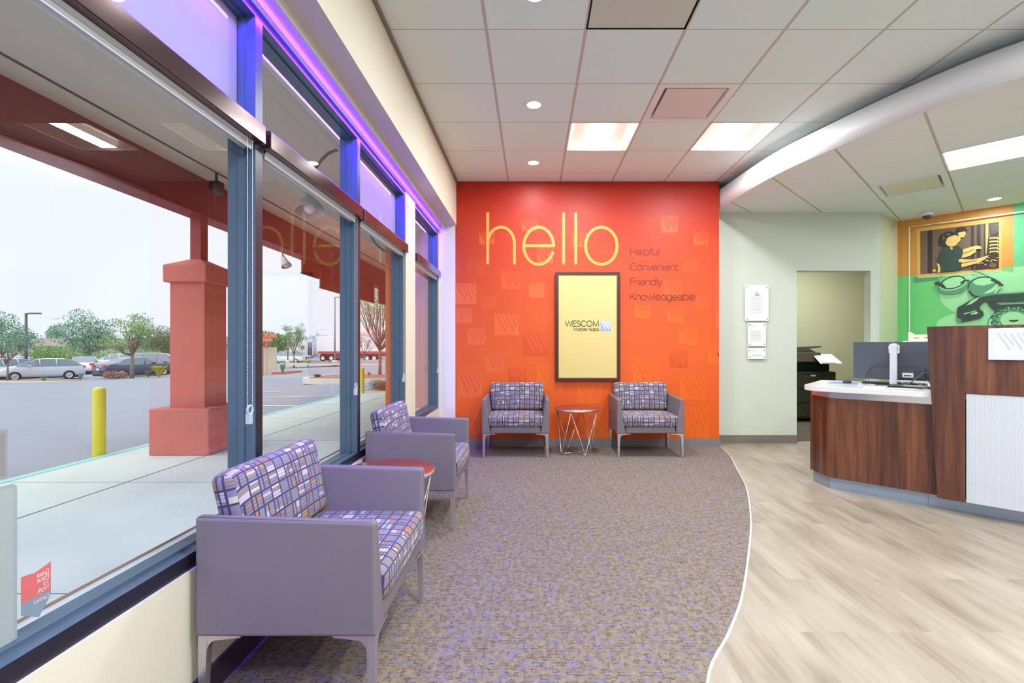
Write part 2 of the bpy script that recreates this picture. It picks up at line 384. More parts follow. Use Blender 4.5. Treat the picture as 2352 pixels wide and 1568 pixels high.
M['tail'] = mat('red_tail_lamp', (210, 40, 40), 0.3); M['head'] = mat('clear_head_lamp', (225, 230, 235), 0.15)
M['polegrey'] = mat('grey_lamp_pole', (104, 108, 118), 0.5); M['tanwall'] = mat('beige_enclosure_paint', (214, 200, 182), 0.85); M['redroof'] = mat('red_roof_tile', (178, 108, 96), 0.85)
M['pergola'] = mat('salmon_pergola_paint', (214, 122, 106), 0.8)
M['shadegreen'] = mat('pale_green_enamel', (176, 196, 190), 0.4); M['trailer'] = mat('white_trailer', (240, 242, 244), 0.4); M['redstripe'] = mat('red_stripe', (214, 66, 72), 0.5)
# ================================================================ SETTING
CEIL = 3.114; LOW = 2.81; YB = 5.68; YM = 5.90; XS = -0.888; XW = -1.085
def quad_ngon(bm, pts, mi=0):
    f = bm.faces.new([bm.verts.new(p) for p in pts]); f.material_index = mi; return f
def cut_cells(bm, rot, ox, oy, cells, step=0.61):
    """cut a flat mesh along the edges of the listed tile cells and delete these cells"""
    cs, sn = math.cos(rot), math.sin(rot); A = Vector((cs, sn, 0)); B = Vector((-sn, cs, 0))
    for (a0, a1, b0, b1) in cells:
        for ax, vals in ((A, (a0, a1)), (B, (b0, b1))):
            for v in vals:
                bmesh.ops.bisect_plane(bm, geom=bm.verts[:]+bm.edges[:]+bm.faces[:], plane_co=ax*v, plane_no=ax)
    dead = []
    for f in bm.faces:
        c = f.calc_center_median(); a, b = c.dot(A), c.dot(B)
        for (a0, a1, b0, b1) in cells:
            if a0 < a < a1 and b0 < b < b1: dead.append(f); break
    bmesh.ops.delete(bm, geom=dead, context='FACES')
def struct(name, bm, m, parent=None, smooth=False):
    o = obj(name, bm, m, parent, smooth)
    if parent is None: o['kind'] = 'structure'
    return o
YBACK = -3.6; XR = 7.4
# floor
bm = BM(); box(bm, -1.3, XR+0.2, YBACK-0.2, 8.8, -0.06, 0.0); struct('floor', bm, M['planks'])
edge = [(-0.25, -3.6), (-0.12, -2.0), (0.12, -0.6), (0.33, 0.6), (0.47, 1.2), (0.606, 1.686), (0.80, 1.98), (0.985, 2.28), (1.255, 2.81), (1.49, 3.31), (1.775, 4.02), (1.97, 4.68), (2.12, 5.2), (2.2, 5.675)]
def smooth_curve(P, n=6):
    out = []
    for i in range(len(P)-1):
        p0 = Vector(P[max(0, i-1)]); p1 = Vector(P[i]); p2 = Vector(P[i+1]); p3 = Vector(P[min(len(P)-1, i+2)])
        for j in range(n):
            t = j/n
            out.append(0.5*((2*p1)+(-p0+p2)*t+(2*p0-5*p1+4*p2-p3)*t*t+(-p0+3*p1-3*p2+p3)*t**3))
    out.append(Vector(P[-1])); return out
ce = smooth_curve([tuple(p)+(0,) for p in edge])
bm = BM(); quad_ngon(bm, [(XW, -3.6, 0.005)]+[(p.x, p.y, 0.005) for p in ce]+[(XW, 5.675, 0.005)])
for a, b in zip(ce, ce[1:]):
    quad_ngon(bm, [(a.x, a.y, 0), (b.x, b.y, 0), (b.x, b.y, 0.005), (a.x, a.y, 0.005)])
o = struct('carpet', bm, M['carpet'])
bm = BM()
for a, b in zip(ce, ce[1:]):
    quad_ngon(bm, [(a.x, a.y, 0.0062), (a.x+0.009, a.y-0.003, 0.001), (b.x+0.009, b.y-0.003, 0.001), (b.x, b.y, 0.0062)])
struct('trim_1', bm, M['white'])
bm = BM(); quad_ngon(bm, [(3.0, 6.02, 0.004), (4.38, 6.02, 0.004), (4.95, 6.6, 0.004), (4.95, 8.6, 0.004), (3.0, 8.6, 0.004)]); struct('carpet', bm, M['carpet_back'])
# upper ceiling, with openings for the fittings
X0c, Y0c = -0.28, 2.965
def cell(i, j): return (X0c+0.61*i, X0c+0.61*(i+1), Y0c+0.61*j, Y0c+0.61*(j+1))
troffer_cells = [cell(1, 2), cell(3, 2)]
fill_troffers = [cell(1, -4), cell(5, -3), cell(1, -7), cell(5, -7), cell(3, -5)]  # added out of view to brighten the room and ceiling
vent_cell = cell(2, 1); grey_cell = cell(1, -1)
bm = BM(); quad_ngon(bm, [(XS-0.1, YBACK-0.1, CEIL), (XS-0.1, YM+0.1, CEIL), (XR+0.1, YM+0.1, CEIL), (XR+0.1, YBACK-0.1, CEIL)])
cut_cells(bm, 0, 0, 0, troffer_cells+fill_troffers+[vent_cell, grey_cell])
struct('ceiling', bm, M['ceil'])
bm = BM(); box(bm, -1.4, XR+0.2, YBACK-0.2, 8.8, CEIL+0.12, CEIL+0.2); struct('ceiling', bm, M['ceilgrey'])
# curved fascia and lower ceiling cloud
fc = smooth_curve([(2.205, 5.695, 0), (2.30, 4.68, 0), (2.485, 3.99, 0), (2.72, 3.36, 0), (2.97, 2.93, 0), (3.55, 2.3, 0), (4.4, 1.75, 0), (5.6, 1.3, 0), (XR, 1.05, 0)], 8)
S_MUR = 11.1
TOPF = 3.02
def offset(c, d):
    out = []
    for i, p in enumerate(c):
        t = (c[min(i+1, len(c)-1)]-c[max(i-1, 0)]).normalized(); n = Vector((-t.y, t.x, 0)); out.append(p+n*d)
    return out
fo = offset(fc, 0.16)
low_poly = [(p.x, p.y) for p in fc]+[(XR, S_MUR-XR+0.15), (4.90, 6.42), (4.62, 6.34), (4.25, 6.02), (2.15, 6.0), (2.15, 5.70)]
rt2 = math.sqrt(2)
L_LIGHT = (7.54/rt2, 7.54/rt2+0.61, -0.22/rt2-0.61, 0.64/rt2)       # 2x4 fitting over the desk
L_VENT = (8.403/rt2, 9.265/rt2, 0.64/rt2, 1.503/rt2)
bm = BM(); quad_ngon(bm, [(x, y, LOW) for x, y in low_poly][::-1])
cut_cells(bm, PI/4, 0, 0, [L_LIGHT, L_VENT])
struct('ceiling', bm, M['ceil2'])
bm = BM()
for a, b, c, d in zip(fc, fc[1:], fo, fo[1:]):
    f = quad_ngon(bm, [(a.x, a.y, LOW-0.008), (a.x, a.y, TOPF), (b.x, b.y, TOPF), (b.x, b.y, LOW-0.008)]); f.smooth = True
    quad_ngon(bm, [(a.x, a.y, TOPF), (c.x, c.y, TOPF), (d.x, d.y, TOPF), (b.x, b.y, TOPF)])
    e = (c-a)*0.1; g = (d-b)*0.1
    quad_ngon(bm, [(a.x, a.y, LOW-0.008), (b.x, b.y, LOW-0.008), (b.x+g.x, b.y+g.y, LOW-0.008), (a.x+e.x, a.y+e.y, LOW-0.008)])
    quad_ngon(bm, [(b.x+g.x, b.y+g.y, LOW-0.008), (a.x+e.x, a.y+e.y, LOW-0.008), (a.x+e.x, a.y+e.y, LOW+0.004), (b.x+g.x, b.y+g.y, LOW+0.004)])
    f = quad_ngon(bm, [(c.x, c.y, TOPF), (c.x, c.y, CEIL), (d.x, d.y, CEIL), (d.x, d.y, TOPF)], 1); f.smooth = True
bmesh.ops.remove_doubles(bm, verts=bm.verts[:], dist=1e-5)
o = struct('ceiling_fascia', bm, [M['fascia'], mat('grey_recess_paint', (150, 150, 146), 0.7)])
# window wall
bm = BM()
box(bm, -1.30, XW, YBACK, YB+0.22, -0.3, 0.457)
box(bm, -1.205, XW, 4.17, 4.50, 0.457, 2.53)
box(bm, -1.205, XW, 5.645, YB+0.22, 0.457, 2.53)
box(bm, -1.30, XW, YBACK, YB+0.22, 2.53, CEIL+0.15)
struct('wall_left', bm, M['wall_cream'])
bm = BM(); box(bm, XW, XS, YBACK, YB+0.02, 2.60, CEIL+0.05); struct('wall_left_soffit', bm, M['wall_cream'])
bm = BM(); box(bm, XS, XS+0.02, YBACK, YB, CEIL-0.022, CEIL-0.001); struct('trim_2', bm, M['base'])
# exterior faces: red stucco below and between, sill ledge
bm = BM()
box(bm, -1.34, -1.302, YBACK, 5.9, -0.3, 0.44); box(bm, -1.262, -1.207, 4.17, 4.50, 0.458, 2.529); box(bm, -1.302, -1.207, 5.645, 5.9, 0.458, 2.529)
box(bm, -1.40, -1.302, 5.66, 16, -0.3, 3.2)
struct('wall_exterior', bm, mat('orange_tan_stucco', (208, 122, 84), 0.9, bump=(0.5, 120)))
bm = BM(); box(bm, -1.34, -1.302, YBACK, 16, 2.53, 3.2); struct('wall_exterior', bm, M['soffit'])
bm = BM()
box(bm, -1.325, -1.205, YBACK, 4.165, 0.446, 0.462); box(bm, -1.325, -1.205, 4.505, 5.64, 0.446, 0.462)
struct('trim_3', bm, mat('pale_metal_sill', (205, 216, 228), 0.35))
bm = BM(); tube(bm, [(-1.32, YBACK, 0.464), (-1.32, 4.16, 0.464)], 0.005, 6); struct('trim_4', bm, M['mulch'])
# back wall
XO = 2.195
def WX(px): return (px-CX)*YB/F
def WZ(py): return CAMZ+(CY-py)*YB/F
bm = BM(); box(bm, -1.30, -0.90, YB, YB+0.22, -0.05, CEIL+0.1); struct('wall_back', bm, M['wall_white'])
LOGO = [(0.03, 0.42, 0.86), (0.21, 0.53, 0.64), (0.41, 0.76, 0.86), (0.59, 0.87, 0.64), (0.76, 0.93, 0.40)]
def logo(bm, x0, z0, w, h, y, mis, mib, bars_only=False, x1c=None):
    """the W mark: a square cut by five slanting bars; drawn in the XZ plane at y"""
    def cl(x): return min(max(x, x0), x0+w if x1c is None else x1c)
    if not bars_only:
        xr = x0+w if x1c is None else min(x0+w, x1c)
        quad_ngon(bm, [(x0, y, z0), (xr, y, z0), (xr, y, z0+h), (x0, y, z0+h)], mis)
    bw = 0.115
    for (tx, bx, dp) in LOGO:
        sl = (bx-tx)/dp
        pts = []
        for (u, v) in ((tx, 0.02), (tx+bw*0.8, 0.0), (tx+bw+sl*(dp-0.10)*0.98, dp-0.10), (bx+0.01, dp)):
            pts.append((cl(x0+u*w), y-0.0006, z0+(1-v)*h))
        if abs(pts[0][0]-pts[2][0]) > 0.003: quad_ngon(bm, pts[::-1], mib)
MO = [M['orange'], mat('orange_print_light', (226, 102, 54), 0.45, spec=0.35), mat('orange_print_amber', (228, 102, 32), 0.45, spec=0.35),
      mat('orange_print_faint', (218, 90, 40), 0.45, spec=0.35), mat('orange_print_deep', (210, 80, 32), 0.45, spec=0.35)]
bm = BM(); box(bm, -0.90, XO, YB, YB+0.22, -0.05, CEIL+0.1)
sq = [(190,300,420,505,3),(20,110,785,935,1),(350,490,700,830,3),(550,660,785,890,1),(205,315,880,970,3),(24,135,960,1070,1),(300,475,1005,1160,1),
 (585,700,945,1075,3),(105,235,1110,1230,1),(237,370,1295,1420,1),(35,207,1435,1610,1),(605,790,1370,1560,2),(495,610,330,410,3),(605,725,545,640,3),
 (860,965,420,525,3),(1500,1620,300,420,3),(1735,1840,420,510,3),(1313,1423,940,1035,2),(1543,1660,965,1065,2),(1260,1390,1110,1235,3),(1630,1760,1110,1228,2),
 (1840,1920,1230,1365,2),(1895,1922,980,1095,2),(1295,1493,1325,1520,2),(1635,1818,1455,1625,2),(1740,1845,880,970,3),(1520,1645,760,880,3),
 (105,220,620,730,4),(1655,1770,605,710,4),(505,685,1140,1310,4),(1560,1690,1270,1390,4),(400,530,1400,1510,4),(620,735,480,560,4),(60,170,1240,1350,3)]
for n_, (a, b, c, d, t) in enumerate(sq):
    x0, x1 = WX(1040+a/3.1355), WX(1040+b/3.1355); z1, z0 = WZ(400+c/3.1355), WZ(400+d/3.1355)
    logo(bm, x0, z0, max(x1-x0, z1-z0), z1-z0, YB-0.0008-0.00002*n_, t, 0 if t != 1 else 3, x1c=min(XO-0.002, x0+max(x1-x0, z1-z0)))
for n_, (a, b, c, d, t) in enumerate([(1080,1290,130,330,2), (75,250,385,600,1), (1150,1400,400,640,2), (2020,2230,355,630,2), (500,700,300,420,4), (850,1000,30,40,3)]):
    if b-a < 160: continue
    x0, x1 = WX(1040+a/3.794), WX(1040+b/3.794); z1, z0 = WZ(840+c/3.794), WZ(840+d/3.794)
    logo(bm, x0, max(z0, 0.10), x1-x0, z1-max(z0, 0.10), YB-0.0018-0.00002*n_, t, 0, x1c=XO-0.002)
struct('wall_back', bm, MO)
# mint wall with the opening, its return, the mural wall
bm = BM()
box(bm, XO-0.2, 3.226, YM, YM+0.12, -0.05, CEIL+0.1); box(bm, 3.226, 4.128, YM, YM+0.12, 2.10, CEIL+0.1); box(bm, 4.128, 4.20, YM, YM+0.12, -0.05, LOW+0.1)
def colpts(x0, y0, x1, y1, th):   # wall slab between two plan points, thickness away (to the left of direction)
    d = Vector((x1-x0, y1-y0)).normalized(); n = Vector((-d.y, d.x))*th
    return [(x0, y0), (x1, y1), (x1+n.x, y1+n.y), (x0+n.x, y0+n.y)]
# rounded corner
crn = [(4.20, YM)]+[(4.20+0.10*math.sin(t*PI/16), YM-0.0+0.10*(1-math.cos(t*PI/16))) for t in range(1, 5)]
prism(bm, [(4.20, YM+0.12)]+crn+[(4.24, YM+0.14)], -0.05, LOW+0.1)
struct('wall_back', bm, M['wall_mint'])
cx_, cy_ = crn[-1]
bm = BM(); prism(bm, colpts(cx_, cy_, 4.775, 6.325, 0.12), -0.05, LOW+0.1); struct('wall_right', bm, M['wall_lime'])
bm = BM(); box(bm, XR, XR+0.15, YBACK-0.1, 4.0, -0.05, CEIL+0.1); struct('wall_right', bm, M['wall_cream'])
bm = BM()   # unseen rear wall; its wide open gap is added to let daylight in
box(bm, -1.3, -0.4, YBACK-0.15, YBACK, -0.05, CEIL+0.1); box(bm, -0.4, 5.4, YBACK-0.15, YBACK, 2.75, CEIL+0.1); box(bm, 5.4, XR+0.1, YBACK-0.15, YBACK, -0.05, CEIL+0.1)
struct('wall_front', bm, M['wall_cream'])
# room behind the opening
bm = BM(); box(bm, 2.9, XR+0.1, 8.6, 8.7, -0.05, CEIL+0.1); box(bm, 2.9, 3.0, YM+0.12, 8.6, -0.05, CEIL+0.1); box(bm, XR, XR+0.1, 3.7, 8.6, -0.05, CEIL+0.1)
struct('wall_back', bm, mat('pale_olive_wall_paint', (206, 200, 166), 0.7))
bm = BM(); quad_ngon(bm, [(3.0, YM+0.02, 2.98), (3.0, 8.6, 2.98), (XR, 8.6, 2.98), (XR, YM+0.02, 2.98)]); struct('ceiling', bm, M['ceilgrey'])
# baseboards
bm = BM(); box(bm, XW, XO, YB-0.012, YB, 0.0, 0.098, bev=0.002); struct('baseboard_back', bm, M['base'])
bm = BM(); box(bm, XO, XO+0.012, YB-0.012, YM, 0.0, 0.10); box(bm, XO+0.012, 3.226, YM-0.012, YM, 0.0, 0.098); box(bm, 4.128, 4.20, YM-0.012, YM, 0, 0.098); struct('baseboard_right', bm, mat('taupe_baseboard', (124, 116, 106), 0.5))
bm = BM(); box(bm, XW, XW+0.012, YBACK, YB-0.012, 0.0, 0.098); struct('baseboard_left', bm, mat('dark_baseboard', (58, 52, 62), 0.35))
# mural wall: printed art, layer on layer half a millimetre apart
def mural_uv(px, py):
    t = (px-CX)/F; d = S_MUR/(1+t); x = t*d; u = (x-4.775)*rt2; return u, CAMZ+(CY-py)*d/F
def MZ(zx, zy): return mural_uv(1940+zx/4.6117, 460+zy/4.6117)
mur = [mat('print_green', (108, 206, 116), 0.5), mat('print_pale_green', (160, 226, 160), 0.5), mat('print_teal_green', (104, 196, 132), 0.5), mat('print_orange', (214, 150, 62), 0.5),
       mat('print_light_orange', (226, 176, 88), 0.5), mat('print_brown', (112, 88, 66), 0.5), mat('print_dark_green', (44, 66, 52), 0.5), mat('print_cream', (226, 188, 104), 0.5),
       mat('print_mid_green', (88, 150, 110), 0.5), mat('print_white_line', (232, 240, 228), 0.5), mat('print_black_brown', (52, 40, 34), 0.5)]
layer = [0]
mb = BM()
def art(pts, mi, raw=False):
    layer[0] += 1; y = -0.0004*layer[0]
    q = pts if raw else [MZ(*p) for p in pts]
    f = quad_ngon(mb, [(u, y, z) for u, z in q], mi)
    if f.normal.y > 0: f.normal_flip()
    return q
def ell(cx, cy, rx, ry, mi, rot=0, n=28, a0=0, a1=2*PI):
    c, s = math.cos(rot), math.sin(rot)
    art([(cx+rx*math.cos(a)*c-ry*math.sin(a)*s, cy+rx*math.cos(a)*s+ry*math.sin(a)*c) for a in [a0+(a1-a0)*i/n for i in range(n)]], mi)
def stroke_art(pts, w, mi, closed=False):
    layer[0] += 1; y = -0.0004*layer[0]
    P = [Vector(MZ(*p)) for p in pts]; n = len(P)
    L = []
    for i in range(n):
        a = P[(i-1) % n] if closed or i else P[i]; b = P[(i+1) % n] if closed or i < n-1 else P[i]
        t = (b-a).normalized(); nn = Vector((-t.y, t.x))*w/2; L.append((P[i]+nn, P[i]-nn))
    for i in range(n if closed else n-1):
        A, B = L[i], L[(i+1) % n]
        quad_ngon(mb, [(A[0].x, y, A[0].y), (A[1].x, y, A[1].y), (B[1].x, y, B[1].y), (B[0].x, y, B[0].y)], mi)
ULEN = (XR-4.775)*rt2
box(mb, 0, ULEN, 0, 0.12, -0.05, LOW+0.1, 2)
o1 = MZ(1790, 722)[0]; zo = MZ(1000, 772)[1]
art([(0.0, 0.0), (o1, 0.0), (o1, zo), (0, zo)], 0, True)
art([(0.0, zo), (o1, zo), (o1, LOW), (0, LOW)], 3, True)
art([(o1, 0), (ULEN, 0), (ULEN, zo), (o1, zo)], 1, True)
ell(1560, 1000, 560, 260, 1); ell(1350, 1330, 380, 150, 1)
art([(760, 300), (1665, 188), (1665, 745), (770, 812)], 4)
art([(730, 812), (1000, 800), (985, 842), (740, 872)], 8)
art([(772, 812), (1660, 742), (1655, 758), (1200, 795), (780, 822)], 1)
art([(802, 328), (1635, 228), (1635, 720), (802, 783)], 5)
for i, (a, b, c) in enumerate(((880, 930, 10), (960, 1000, 5), (1400, 1440, 10), (1475, 1490, 10), (1340, 1370, 10))):
    ya = 328-100*(a-802)/833; yb = 783-63*(a-802)/833; art([(a, ya+6), (b, ya+1), (b, yb-8), (a, yb-4)], c if c == 10 else 5)
art([(1495, 250), (1520, 247), (1520, 560), (1495, 570)], 4)
art([(1530, 245), (1632, 232), (1632, 380), (1545, 392)], 10)
for i in range(4): stroke_art([(1545+i*4, 270+i*26), (1600, 262+i*24), (1628, 250+i*26)], 0.012, 5)
art([(1520, 395), (1632, 385), (1632, 712), (1380, 735), (1400, 640), (1500, 600)], 10)
for i in range(5): stroke_art([(1535, 410+i*36), (1550, 400+i*36), (1620, 396+i*36), (1628, 412+i*36)], 0.016, 7)
for i in range(16):
    x = 1390+random.random()*220; y = 605+random.random()*100; stroke_art([(x, y), (x+18+random.random()*20, y-8+random.random()*14)], 0.009, 4 if i % 2 else 7)
ell(1570, 690, 40, 26, 5)
art([(1185, 320), (1200, 292), (1250, 280), (1290, 298), (1300, 330), (1270, 345), (1210, 352)], 10)
art([(1200, 345), (1278, 330), (1285, 360), (1262, 392), (1215, 400)], 7)
art([(1040, 505), (1120, 488), (1200, 480), (1245, 520), (1252, 600), (1215, 650), (1242, 720), (1200, 745), (1010, 764), (990, 640), (1010, 560)], 6)
art([(1010, 470), (1005, 420), (1030, 360), (1075, 335), (1130, 330), (1180, 345), (1210, 375), (1180, 400), (1120, 410), (1100, 470), (1050, 495)], 10)
art([(1090, 400), (1130, 380), (1180, 370), (1226, 392), (1232, 420), (1200, 450), (1180, 478), (1130, 495), (1085, 478), (1068, 450)], 7)
ell(1100, 362, 26, 12, 5); ell(1050, 400, 14, 26, 5)
art([(1110, 500), (1150, 500), (1140, 530)], 7)
art([(978, 664), (1004, 678), (1018, 720), (1014, 764), (986, 766), (990, 720)], 7)
art([(1258, 520), (1330, 498), (1400, 480), (1445, 490), (1450, 516), (1390, 520), (1395, 545), (1330, 590), (1238, 615), (1250, 580)], 7)
art([(1208, 628), (1240, 620), (1330, 630), (1410, 618), (1535, 582), (1490, 625), (1430, 660), (1330, 688), (1242, 712), (1236, 680), (1255, 662), (1210, 655)], 7)
stroke_art([(1250, 566), (1320, 545), (1370, 520)], 0.008, 5); stroke_art([(1250, 668), (1330, 650), (1400, 640)], 0.008, 5)
art([(930, 740), (965, 728), (975, 750), (940, 762)], 4)
# spectacles
def ring(cx, cy, rx, ry, rot, w, mi, a0=0, a1=2*PI, n=30):
    c, s = math.cos(rot), math.sin(rot); A = [a0+(a1-a0)*i/n for i in range(n+1)]
    stroke_art([(cx+rx*math.cos(a)*c-ry*math.sin(a)*s, cy+rx*math.cos(a)*s+ry*math.sin(a)*c) for a in A], w, mi)
ell(1150, 900, 165, 78, 8, -0.2); ell(1155, 880, 150, 70, 1, -0.25)
ring(1150, 872, 130, 60, -0.25, 0.014, 6); ring(1150, 935, 140, 50, -0.15, 0.020, 8, 0.2, 2.9)
art([(955, 870), (1000, 862), (1050, 890), (1080, 930), (1040, 925), (985, 900), (960, 895)], 6)
stroke_art([(1230, 880), (1270, 850), (1310, 850), (1330, 870)], 0.02, 6)
stroke_art([(1040, 800), (980, 835), (1010, 860)], 0.012, 8); stroke_art([(1350, 745), (1440, 770), (1500, 800), (1540, 815)], 0.012, 8)
ell(1475, 920, 170, 100, 8, -0.05); ell(1480, 905, 145, 85, 1, -0.05)
art([(1318, 850), (1345, 855), (1390, 895), (1470, 905), (1560, 882), (1630, 865), (1560, 935), (1470, 985), (1380, 990), (1335, 950), (1312, 900)], 8)
ring(1475, 905, 160, 90, -0.05, 0.012, 6, 3.0, 6.3)
art([(1560, 820), (1640, 860), (1690, 905), (1665, 912), (1600, 880), (1545, 850)], 6)
stroke_art([(1320, 960), (1350, 1000), (1400, 1030)], 0.016, 6); stroke_art([(1590, 985), (1640, 920)], 0.02, 1)
# telephone: left half drawn, mirrored about the dial's centre line
ucen = MZ(1790, 1250)[0]
def tel(pts, mi):
    q = [MZ(*p) for p in pts]; art(q, mi, True); art([(2*ucen-u, z) for u, z in q][::-1], mi, True)
TEL = [mur[8]]
tel([(1500, 1075), (1560, 1150), (1600, 1175), (1700, 1142), (1792, 1128), (1792, 1100), (1650, 1108), (1600, 1085)], 6)
tel([(1190, 1160), (1205, 1130), (1250, 1108), (1330, 1060), (1400, 1028), (1480, 1005), (1600, 988), (1792, 980), (1792, 1075), (1600, 1080), (1490, 1072), (1440, 1110), (1428, 1150), (1470, 1180), (1475, 1222), (1440, 1250), (1330, 1275), (1235, 1294), (1195, 1275)], 6)
tel([(1290, 1115), (1345, 1062), (1400, 1036), (1430, 1030), (1395, 1065), (1340, 1100)], 1)
tel([(1405, 1030), (1480, 1003), (1600, 986), (1792, 978), (1792, 992), (1600, 1000), (1480, 1018), (1430, 1032)], 8)
tel([(1260, 1200), (1400, 1165), (1400, 1172), (1265, 1210)], 1); tel([(1335, 1200), (1400, 1180), (1418, 1190), (1400, 1204), (1345, 1212)], 1)
tel([(1192, 1240), (1240, 1262), (1240, 1296), (1210, 1292), (1192, 1270)], 8)
ell(1790, 1330, 280, 205, 8); ell(1790, 1330, 266, 195, 1); ell(1790, 1335, 245, 185, 2)
for a, b in ((1590, 1295), (1590, 1240), (1628, 1192), (1697, 1160), (1790, 1146), (1883, 1160), (1952, 1192), (1990, 1240), (1990, 1295)):
    ell(a, b, 42, 24, 6); ell(a+3, b+4, 30, 15, 8)
ell(1790, 1265, 148, 90, 8); ell(1790, 1266, 140, 84, 1); ell(1790, 1262, 55, 28, 6, 0, 20, 0.1, PI-0.1)
# thin white outline
stroke_art([(692, 1420), (692, 288), (1200, 222), (1900, 126), (2500, 46)], 0.013, 9)
o = struct('wall_right', mb, mur); o.location = (4.775, 6.325, 0); o.rotation_euler = (0, 0, -PI/4)
# ---------------------------------------------------------------- windows
def window(n, y0, y1, shade=None):
    bm = BM(); hw = 0.025; x0, x1 = -1.205, -1.095
    box(bm, x0, x1, y0, y0+hw, 0.457, 2.53); box(bm, x0, x1, y1-hw, y1, 0.457, 2.53)
    box(bm, x0, x1, y0+hw, y1-hw, 0.457, 0.507); box(bm, x0, x1, y0+hw, y1-hw, 2.0, 2.055); box(bm, x0, x1, y0+hw, y1-hw, 2.48, 2.53)
    # glazing beads (thin raised stops round the panes)
    for z0, z1 in ((0.507, 2.0), (2.055, 2.48)):
        box(bm, -1.162, -1.138, y0+hw, y0+hw+0.006, z0, z1); box(bm, -1.162, -1.138, y1-hw-0.006, y1-hw, z0, z1)
        box(bm, -1.162, -1.138, y0+hw, y1-hw, z0, z0+0.008); box(bm, -1.162, -1.138, y0+hw, y1-hw, z1-0.008, z1)
    for f in bm.faces:
        if f.normal.x > 0.9 or all(abs(v.co.x-x1) < 1e-5 for v in f.verts): f.material_index = 1
    w = struct('window_%d' % n, bm, [M['frame'], M['frame_face']])
    bm = BM(); quad_ngon(bm, [(-1.15, y0+hw, 0.507), (-1.15, y1-hw, 0.507), (-1.15, y1-hw, 2.0), (-1.15, y0+hw, 2.0)]); obj('glass_pane', bm, M['glass'], w)
    bm = BM(); quad_ngon(bm, [(-1.15, y0+hw, 2.055), (-1.15, y1-hw, 2.055), (-1.15, y1-hw, 2.48), (-1.15, y0+hw, 2.48)]); obj('transom_pane', bm, M['glass'], w)
    if shade:
        bm = BM(); box(bm, -1.176, -1.168, y0+hw, y1-hw, 2.06, 2.475); obj('transom_blind', bm, mat('lilac_transom_blind', (176, 166, 188), 0.7), w)
    return w
ws = [-3.6, -2.5, -1.4, -0.3, 0.805, 1.942, 3.06, 4.165]
WIN = []
for i in range(7): WIN.append(window(i+1, ws[i], ws[i+1], shade=(i in (4, 6))))
window(8, 4.505, 5.64)
# LED strip channel above the windows
led = thing('led_strip', 'purple light strip running along the top of the window frames', 'light strip', (-1.04, 1.0, 2.58))
bm = BM(); box(bm, 0.006, 0.012, YBACK-1.0, YB-0.03-1.0, -0.024, 0.02); box(bm, -0.012, 0.006, YBACK-1.0, YB-0.03-1.0, 0.008, 0.02); obj('channel', bm, mat('led_channel', (225, 225, 225), 0.5), led)
bm = BM(); quad_ngon(bm, [(0.0055, YBACK-1.0, -0.018), (0.0055, YB-1.03, -0.018), (0.0015, YB-1.03, 0.006), (0.0015, YBACK-1.0, 0.006)]); obj('diffuser', bm, mat('led_diffuser', (240, 230, 255), 0.5, emit=(0.30, 0.12, 1.0), es=1.2), led)
bm = BM(); box(bm, -0.030, -0.026, YBACK-1.0, YB-1.06, -0.094, -0.066); box(bm, -0.056, -0.030, YBACK-1.0, YB-1.06, -0.070, -0.066); obj('added_glass_channel', bm, M['frame'], led)  # second strip, added so the panes mirror a bright line
bm = BM(); quad_ngon(bm, [(-0.0305, YBACK-1.0, -0.091), (-0.0305, YB-1.06, -0.091), (-0.0305, YB-1.06, -0.074), (-0.0305, YBACK-1.0, -0.074)]); obj('added_glass_diffuser', bm, mat('led_diffuser_white', (250, 240, 255), 0.5, emit=(0.62, 0.42, 1.0), es=4.5), led)
a_ = area('led_light', (-1.0405, (YBACK+YB)/2, 2.572), (0, 0, 0), YB-YBACK-0.1, 0.014, LED_POWER, LED_COL)
a_.rotation_euler = Vector((-0.1, 0, -1.0)).to_track_quat('-Z', 'Y').to_euler()
b_ = area('led_fill_glass_side', (-1.0725, (YBACK+YB)/2, 2.497), (0, 0, 0), YB-YBACK-0.2, 0.012, 110.0, (0.10, 0.01, 1.0))  # added emitter that tints the frames and transom blinds
b_.rotation_euler = Vector((-0.55, 0, -1.0)).to_track_quat('-Z', 'Y').to_euler()
